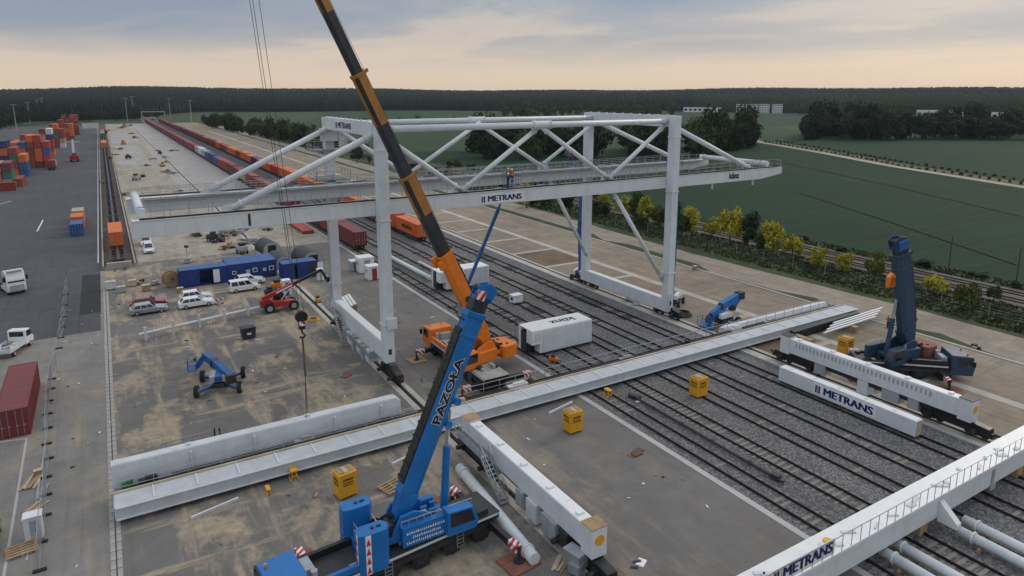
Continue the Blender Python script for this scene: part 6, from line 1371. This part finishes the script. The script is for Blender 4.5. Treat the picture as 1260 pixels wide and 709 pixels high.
# site fence along the lower left: panels standing in dark feet
fp = MB(); fp.tube((0,0,.05),(0,0,2.0),.022,5).tube((0,3.3,.05),(0,3.3,2.0),.022,5).tube((0,0,2.0),(0,3.3,2.0),.02,5).tube((0,0,.15),(0,3.3,.15),.02,5)
FPM = fp.mesh('frame', 'galvanised'); wr_ = MB()
for k in range(1, 13): wr_.beam((0,k*.254,.15),(0,k*.254,2.0),.008,.008)
for k in range(1, 6): wr_.beam((0,0,.15+k*.31),(0,3.3,.15+k*.31),.008,.008)
WRM = wr_.mesh('wires', 'galvanised'); ft = MB(); ft.cbox((0,0,.07),(.75,.24,.13)); FTM = ft.mesh('foot', 'rubber')
feet = [(49,703),(51,668),(56,635),(57,610),(57,588),(60,565),(57.5,547),(59,527.5),(59,510),(60.5,494),(63,479),(64,467)]
for k, (px, py) in enumerate(feet):
    a = at(px, py); b_ = at(*feet[k+1]) if k+1 < len(feet) else a+Vector((.3,3.3,0)); d_ = b_-a
    r = thing('site_fence', '%s site fence panel from the bottom along the left side' % NTH(k+1).capitalize().lower(), 'fence panel', (a.x,a.y,0), -math.atan2(d_.x,d_.y), 'site fence panels')
    o = link('frame', FPM, r); o.scale.y = min(1.15, d_.length/3.35); w_ = link('wires', WRM, r); w_.scale.y = o.scale.y; tag(w_, kind='stuff'); link('foot', FTM, r)
for k, (px, py) in enumerate([(73,429),(75,416),(77,403),(78,390),(80,376),(81,363)]):
    a = at(px, py); r = thing('site_fence', '%s site fence panel from the front in the upper left run' % NTH(k+1), 'fence panel', (a.x,a.y,0), -.05, 'site fence panels'); link('frame', FPM, r); tag(link('wires', WRM, r), kind='stuff'); link('foot', FTM, r)
strip('kerb_line', [(-8.4,69.3),(-8.1,48)], .18, .012, 'g_kerb'); strip('kerb_line', [(-7.0,50),(-6.9,69),(-7.3,74)], .12, .012, 'g_kerb'); strip('kerb_line', [(-12,70.2),(-8.3,69.4)], .3, .014, 'g_kerb'); 
# wire fence and posts beside the dirt road, right
for k in range(14):
    y = 36+k*6.2; r = thing('wire_fence', '%s wire fence bay from the right along the dirt road' % NTH(k+1), 'fence', (101.5,y,0), 0, 'wire fence bays along the dirt road'); mb = MB(); mb.beam((0,0,0),(0,0,1.9),.06,.06); mb.build('post', 'galvanised', r)
    mb = MB()
    for z in (.4,.8,1.2,1.6,1.85): mb.beam((0,0,z),(0,6.2,z),.012,.012)
    tag(mb.build('wires', 'galvanised', r), kind='stuff')
for k, (px, y) in enumerate(((1192,47),(1212,57))):
    r = thing('catenary_mast', '%s slim railway mast beside the main line from the right' % NTH(k+1), 'mast', (120.6,y,0), 0, 'railway masts'); mb = MB(); mb.tube((0,0,0),(0,0,6.6),.09,8,.06); mb.build('pole', 'dark_steel', r); mb = MB(); mb.beam((0,0,6.1),(-3.0,0,6.3),.05,.05).beam((0,0,5.3),(-2.9,0,6.25),.04,.04); mb.build('bracket', 'dark_steel', r)
# tall lighting masts
for k, (px, pyb, pyt) in enumerate([(21,164,129),(37,152,126),(48,147,123),(54,147,121),(157,150,121),(165,147,119),(210,146,121),(236,152,124)]):
    b0 = at(px, pyb); h = at(px, pyt, Y=b0.y).z
    r = thing('light_mast', '%s tall floodlight mast from the left on the horizon side' % NTH(k+1), 'light mast', (b0.x,b0.y,-.05), 0, 'floodlight masts'); mb = MB(); mb.tube((0,0,0),(0,0,h),.35,8,.2); mb.build('pole', 'grey_steel', r); mb = MB(); mb.cbox((0,0,h),(4.5,.5,.5)); mb.build('lamp_bar', 'grey_steel', r)
    for x in (-1.8,-.6,.6,1.8): mb = MB(); mb.cbox((x,-.3,h-.3),(.8,.4,.6)); mb.build('floodlight', 'dark_steel', r)
# portal over the far end of the tracks
r = thing('rail_portal', 'small grey portal frame at the far end of the trains', 'portal', (52,880,0)); mb = MB(); mb.box(-12,-11.3,-.4,.4,0,9); mb.build('post', 'grey_steel', r); mb = MB(); mb.box(11.3,12,-.4,.4,0,9); mb.build('post', 'grey_steel', r); mb = MB(); mb.box(-12,12,-.5,.5,9,10); mb.build('beam', 'grey_steel', r)
# distant buildings
def block(label, px, py, w_, d_, h, storeys, bays, mt='white_plain', name='apartment_block'):
    p = at(px, py); ang = -math.atan2(p.x, p.y); r = thing(name, label, 'building', (p.x,p.y,-.2), ang, 'distant buildings')
    mb = MB(); mb.box(-w_/2,w_/2,0,d_,0,h); wl_ = mb.build('wall', mt, r); mb = MB(); mb.box(-w_/2-.3,w_/2+.3,-.3,d_+.3,h,h+.5); mb.build('roof', 'grey_steel', r)
    for s in range(storeys):
        for b2 in range(bays):
            x = -w_/2+(b2+.5)*w_/bays; z = h/storeys*(s+.30); mb = MB(); mb.box(x-w_/bays*.3,x+w_/bays*.3,-.12,-.02,z,z+h/storeys*.5); mb.build('window', 'glass', wl_)
for k, px in enumerate((912,926,940,956)): block('%s pale apartment block from the left on the horizon' % NTH(k+1), px, 139.5, 15, 12, 13.5, 4, 4)
block('long low white hall left of the apartment blocks', 864, 138, 60, 25, 7, 1, 8, name='warehouse'); block('low white hall above the right-hand wood', 1150, 147, 38, 20, 10, 1, 6, name='warehouse'); block('low white hall at the right end of the horizon wood', 1178, 147, 20, 20, 8, 1, 4, name='warehouse'); block('pale hall among the right-hand trees', 1236, 148, 26, 20, 8, 1, 4, name='warehouse')
for k, px in enumerate((792,870,948,1036,1141,305,619,96)):
    p = at(px, 119); d_ = Vector((p.x,p.y,0)).normalized()*3300 if px != 96 else Vector((p.x,p.y,0)).normalized()*2200; h = (46, 50, 54, 52, 62, 47, 46, 40)[k]
    r = thing('wind_turbine', 'tiny wind turbine on the horizon, %s one right of the gantry middle' % NTH(k+1) if px > 700 else 'tiny mast on the horizon %s' % {305:'above the left gantry leg',619:'above the middle of the gantry',96:'above the far container yard'}[px], 'wind turbine' if px > 700 else 'mast', (d_.x,d_.y,0), -math.atan2(d_.x,d_.y), 'masts on the horizon')
    mb = MB(); mb.tube((0,0,0),(0,0,h),1.2,6,.7); mb.build('tower', 'white_dusty', r)
    if px > 700:
        for a in (0.3,2.4,4.5): mb = MB(); mb.beam((0,-1.5,h),(9*math.sin(a),-1.5,h+9*math.cos(a)),.8,.4); mb.build('blade', 'white_dusty', r)
# ------------------------------------------------------------------ trees
def crown_mesh(name, n, leaf, seed, squash=1., lumps=9, mat='leaf_mid'):
    rg = np.random.default_rng(seed); cs = []
    for k in range(lumps):
        a = rg.uniform(0, 2*PI); u = rg.uniform(-.55, .75); rr_ = .62*math.sqrt(max(0, 1-u*u*.9)); cs.append((rr_*math.cos(a), rr_*math.sin(a), u, rg.uniform(.30,.52)))
    cs.append((0,0,.1,.6)); cs = np.array(cs); V = np.zeros((n*4,3)); F = []
    for i in range(n):
        c = cs[rg.integers(len(cs))]; d = rg.normal(size=3); d /= np.linalg.norm(d); rad = c[3]*(rg.random()**.35); q = c[:3]+d*rad
        nrm = d+rg.normal(size=3)*.6; nrm /= np.linalg.norm(nrm); t = np.cross(nrm, rg.normal(size=3)); t /= np.linalg.norm(t)+1e-9; b2 = np.cross(nrm, t); s = leaf*rg.uniform(.6,1.3)
        V[4*i:4*i+4] = [q-t*s*.5, q-b2*s*.42+t*.1*s, q+t*s*.6, q+b2*s*.42]; F.append((4*i,4*i+1,4*i+2,4*i+3))
    V[:,2] *= squash
    me = bpy.data.meshes.new(name); me.from_pydata(V.tolist(), [], F); me.materials.append(MAT[mat]); return me
CRS = [crown_mesh('crown', 1500, .17, 1, 1.05), crown_mesh('crown', 1500, .17, 2, 1.25, 11), crown_mesh('crown', 1300, .18, 3, .85, 8)]
CRB = [crown_mesh('crown', 1500, .16, 4, 1.1, 12), crown_mesh('crown', 1500, .16, 5, .95, 14), crown_mesh('crown', 1400, .17, 6, 1.2, 10)]
def trunk_mesh(seed, slim=.035):
    rg_ = random.Random(seed); mb = MB(); mb.tube((0,0,0),(.02,.01,.55),slim,7,slim*.7).tube((.02,.01,.55),(0,.02,1.15),slim*.7,6,slim*.3)
    for k in range(5):
        a = rg_.uniform(0,6.3); z = rg_.uniform(.4,.8); mb.tube((0.02,.01,z),(.3*math.cos(a),.3*math.sin(a),z+.3),slim*.4,5,slim*.12)
    return mb.mesh('trunk', 'bark')
TR = [trunk_mesh(1), trunk_mesh(2), trunk_mesh(3)]
def tree(label, x, y, h, wr, mt, group, k, bare=.25, z=0., name='tree', cset=None):
    """h total height, wr crown radius, bare = share of bare trunk"""
    r = thing(name, label, 'tree' if name != 'shrub' else 'shrub', (x,y,z-.05), random.uniform(0,6.3), group)
    ch = h*(1-bare)/2; o = link('crown', (cset or CRS)[k % 3], r, mat=mt); sq = (1.05,1.25,.85)[k % 3]
    o.scale = (wr*1.05, wr*random.uniform(.95,1.15), ch/sq*1.02); o.location.z = h*bare+ch
    t_ = link('trunk', TR[k % 3], r); s = h*.75; t_.scale = (s,s,h*.62)
    return r
NMS = ['leftmost','second','third','fourth','fifth','sixth','seventh','eighth','ninth','tenth','eleventh','twelfth','thirteenth','fourteenth']
lime = [(648,256,224,6.5),(745,262,238,6),(768,266,236,7),(795,280,240,7),(852,292,255,8),(876,293,262,7.5),(898,300,254,9),(950,315,274,9),(975,318,284,8),(1007,331,304,7.2),(1037,336,312,6.8),(1150,363,334,8.5)]
for k, (px, pb, pt, wpx) in enumerate(lime):
    p = at(px, pb); h = at(px, pt, Y=p.y).z; dep = p.x*math.sin(CAM_YAW)+p.y*math.cos(CAM_YAW)
    tree('yellow-green young tree beside the main line, %s of the row from the left' % NTH(k+1), p.x, p.y, h, wpx*dep/832*1.7, 'leaf_lime', 'yellow-green trees along the railway', k, .07)
for k, (px, pb, pt, wpx, mt) in enumerate([(920,306,262,13,'leaf_dark'),(1075,348,303,13,'leaf_olive'),(1188,382,348,15,'leaf_olive'),(780,275,235,12,'leaf_mid'),(825,285,240,14,'leaf_dark'),(1222,372,352,9,'leaf_mid'),(700,262,232,12,'leaf_dark'),(810,282,246,10,'leaf_olive'),(838,292,262,10,'leaf_mid'),(935,312,285,9,'leaf_mid')]):
    p = at(px, pb); h = at(px, pt, Y=p.y).z; dep = p.x*math.sin(CAM_YAW)+p.y*math.cos(CAM_YAW)
    tree(['dark round tree between the yellow-green trees','olive green tree left of the dark blue boom','olive green tree right of the dark blue boom','mid green tree seen between the right gantry legs','dark tree behind the near right gantry leg','small green tree at the right end of the row','dark tree seen left of the far right leg','olive tree left of the near right gantry leg','small mid green tree right of the near right leg','small green tree beside the dark round tree'][k], p.x, p.y, h, wpx*dep/832, mt, 'trees along the railway', k+1, .1)
rt = random.Random(31)
for k in range(55):
    y = rt.uniform(100, 420); x = rt.choice((rt.uniform(103,109.4), rt.uniform(120.4,123.8), rt.uniform(98,108)))
    tree('dark green shrub in the hedge strip along the main line', x, y, rt.uniform(1.4,4.6), rt.uniform(1.2,2.8), rt.choice(('leaf_dark','leaf_mid','leaf_dark','leaf_olive')), 'hedge shrubs along the railway', k, .02, name='shrub')
for k in range(14):
    y = rt.uniform(34, 95); x = rt.choice((rt.uniform(104,109.4), rt.uniform(120.4,123.8)))
    tree('low green shrub on the verge near the right-hand tracks', x, y, rt.uniform(.6,1.5), rt.uniform(.8,1.8), rt.choice(('leaf_dark','leaf_mid')), 'low verge shrubs', k, .02, name='shrub')
def wood(n, pts, depth, h0, h1, label, group, mts, name='tree', bare=.08, stuff=None):
    acc = []
    for k in range(n):
        u = rt.random()*(len(pts)-1); i = int(u); f = u-i; a = Vector((*pts[i],0)); b_ = Vector((*pts[i+1],0)); q = a.lerp(b_, f); away = q.normalized()
        q = q+away*(depth*(rt.random()**1.6)); h = rt.uniform(h0,h1)
        if stuff == 'scattered_woodland' and (836 < proj_x((q.x,q.y,0)) < 975 or 1128 < proj_x((q.x,q.y,0)) < 1192): continue
        if stuff:
            me = CRB[k % 3]; co = np.zeros(len(me.vertices)*3); me.vertices.foreach_get('co', co); co = co.reshape(-1,3)[:3200]; w_ = h*rt.uniform(.3,.45); acc.append(co*[w_,w_,h*.46]+[q.x,q.y,h*.52]); continue
        tree(label, q.x, q.y, h, h*rt.uniform(.34,.52), rt.choice(mts), group, k, bare, name=name, cset=CRB)
    if stuff:
        V = np.concatenate(acc); me = bpy.data.meshes.new(stuff); me.from_pydata(V.tolist(), [], [(4*i,4*i+1,4*i+2,4*i+3) for i in range(len(V)//4)]); me.materials.append(MAT[mts[0]]); tag(link(stuff, me), label, 'woodland', kind='stuff')
wood(95, [(150,283),(182,254),(212,232),(250,236),(300,252),(318,268)], 75, 11, 18, 'dark tree in the wood behind the standing gantry', 'wood behind the gantry', ('leaf_dark','leaf_dark','leaf_mid'), bare=.0)
wood(100, [(398,286),(420,268),(446,257),(486,234),(520,214),(560,190)], 90, 11, 19, 'dark tree in the wood right of the farm track', 'wood at the right', ('leaf_dark','leaf_dark','leaf_mid','leaf_conifer'), bare=.0)
wood(60, [(92,278),(98,330),(97,380),(101,430),(96,480),(92,545),(86,620),(84,700)], 16, 6, 12, 'dark tree in the hedge left of the gantry along the yard', 'hedge beside the far tracks', ('leaf_dark','leaf_mid','leaf_dark'))
wood(34, [(120,520),(180,560),(250,590),(330,560),(390,520)], 25, 4, 9, 'low dark hedge across the far field', 'far field hedge', ('leaf_dark','leaf_mid'), stuff='field_hedge')
wood(150, [(420,720),(560,690),(700,620),(800,520),(860,420),(900,330)], 140, 12, 20, 'scattered mixed woodland before the horizon', 'scattered far woodland', ('leaf_mid','leaf_dark','leaf_dark'), stuff='scattered_woodland')
wood(30, [(640,300),(720,240),(760,190)], 120, 10, 16, 'tree clumps beyond the right-hand wood', 'far right clumps', ('leaf_dark','leaf_mid'), stuff='far_clumps')
wood(36, [(-75,700),(-70,800),(-30,860),(20,880),(60,900)], 30, 9, 16, 'dark trees closing off the far end of the yard', 'trees at the far end of the yard', ('leaf_dark','leaf_conifer','leaf_mid'), stuff='yard_end_trees')
# small dark bushes lining the farm track
for k in range(60):
    u = k/59*4; i = min(3, int(u)); f = u-i; a = Vector((*fr[i+1],0)); b_ = Vector((*fr[i+2],0)); q = a.lerp(b_, f)
    for off, nm in ((3.4,'near'),(14.0,'far')):
        tree('small dark bush in the %s line along the farm track' % nm, q.x+off, q.y-1.2, rt.uniform(.7,1.3), rt.uniform(.5,.9), 'leaf_dark', '%s line of bushes along the farm track' % nm, k, .02, name='shrub')
# rough grass along the verges: uncountable
rgn = np.random.default_rng(5); n = 16000; X = np.concatenate([rgn.uniform(97.5,110,n*6//8), rgn.uniform(120,124.2,n//4)]); n = len(X); Y = 30+170*rgn.random(n)**1.6
V = np.zeros((n*3,3)); a = rgn.uniform(0,2*PI,n); wv = rgn.uniform(.12,.35,n); hh = rgn.uniform(.1,.38,n)
V[0::3] = np.stack([X-np.cos(a)*wv, Y-np.sin(a)*wv, np.full(n,-.04)],1); V[1::3] = np.stack([X+np.cos(a)*wv, Y+np.sin(a)*wv, np.full(n,-.04)],1); V[2::3] = np.stack([X+rgn.uniform(-.15,.15,n), Y+rgn.uniform(-.15,.15,n), hh],1)
me = bpy.data.meshes.new('rough_grass'); me.from_pydata(V.tolist(), [], [(3*i,3*i+1,3*i+2) for i in range(n)]); me.materials.append(MAT['leaf_grass']); tag(link('rough_grass', me), 'rough tufted grass along the railway verges', 'grass', kind='stuff')
mb = MB(); rd = random.Random(77)
for k in range(260):
    x = rd.uniform(-8,37); y = rd.uniform(26,112); s_ = rd.uniform(.05,.22); mb.mi = rd.randrange(3)
    if 20.5 < x < 25.5 or (8 < x < 22 and 33 < y < 42) or 50 < y < 56: continue
    mb.cbox((x,y,.02+s_*.15),(s_*rd.uniform(.6,3.5),s_,s_*.3),rd.uniform(0,3.1))
tag(mb.build('debris', ['wood','dark_steel','white_dusty']), 'small bits of timber and steel scattered over the apron', 'debris', kind='stuff')
# ------------------------------------------------------------------ haze
mb = MB(); mb.box(-4300,4300,-300,4300,-3,78); hz_o = mb.build('haze', 'glass'); hz_o.data.materials.clear()
m = bpy.data.materials.new('haze'); m.use_nodes = True; t = m.node_tree; t.nodes.clear(); o = N(t, 'ShaderNodeOutputMaterial'); v = N(t, 'ShaderNodeVolumePrincipled'); t.links.new(v.outputs[0], o.inputs['Volume'])
v.inputs['Color'].default_value = (.80,.88,1.0,1); v.inputs['Density'].default_value = HAZE; v.inputs['Anisotropy'].default_value = .2
hz_o.data.materials.append(m); tag(hz_o, kind='stuff', label='pale bluish haze in the air', cat='haze')
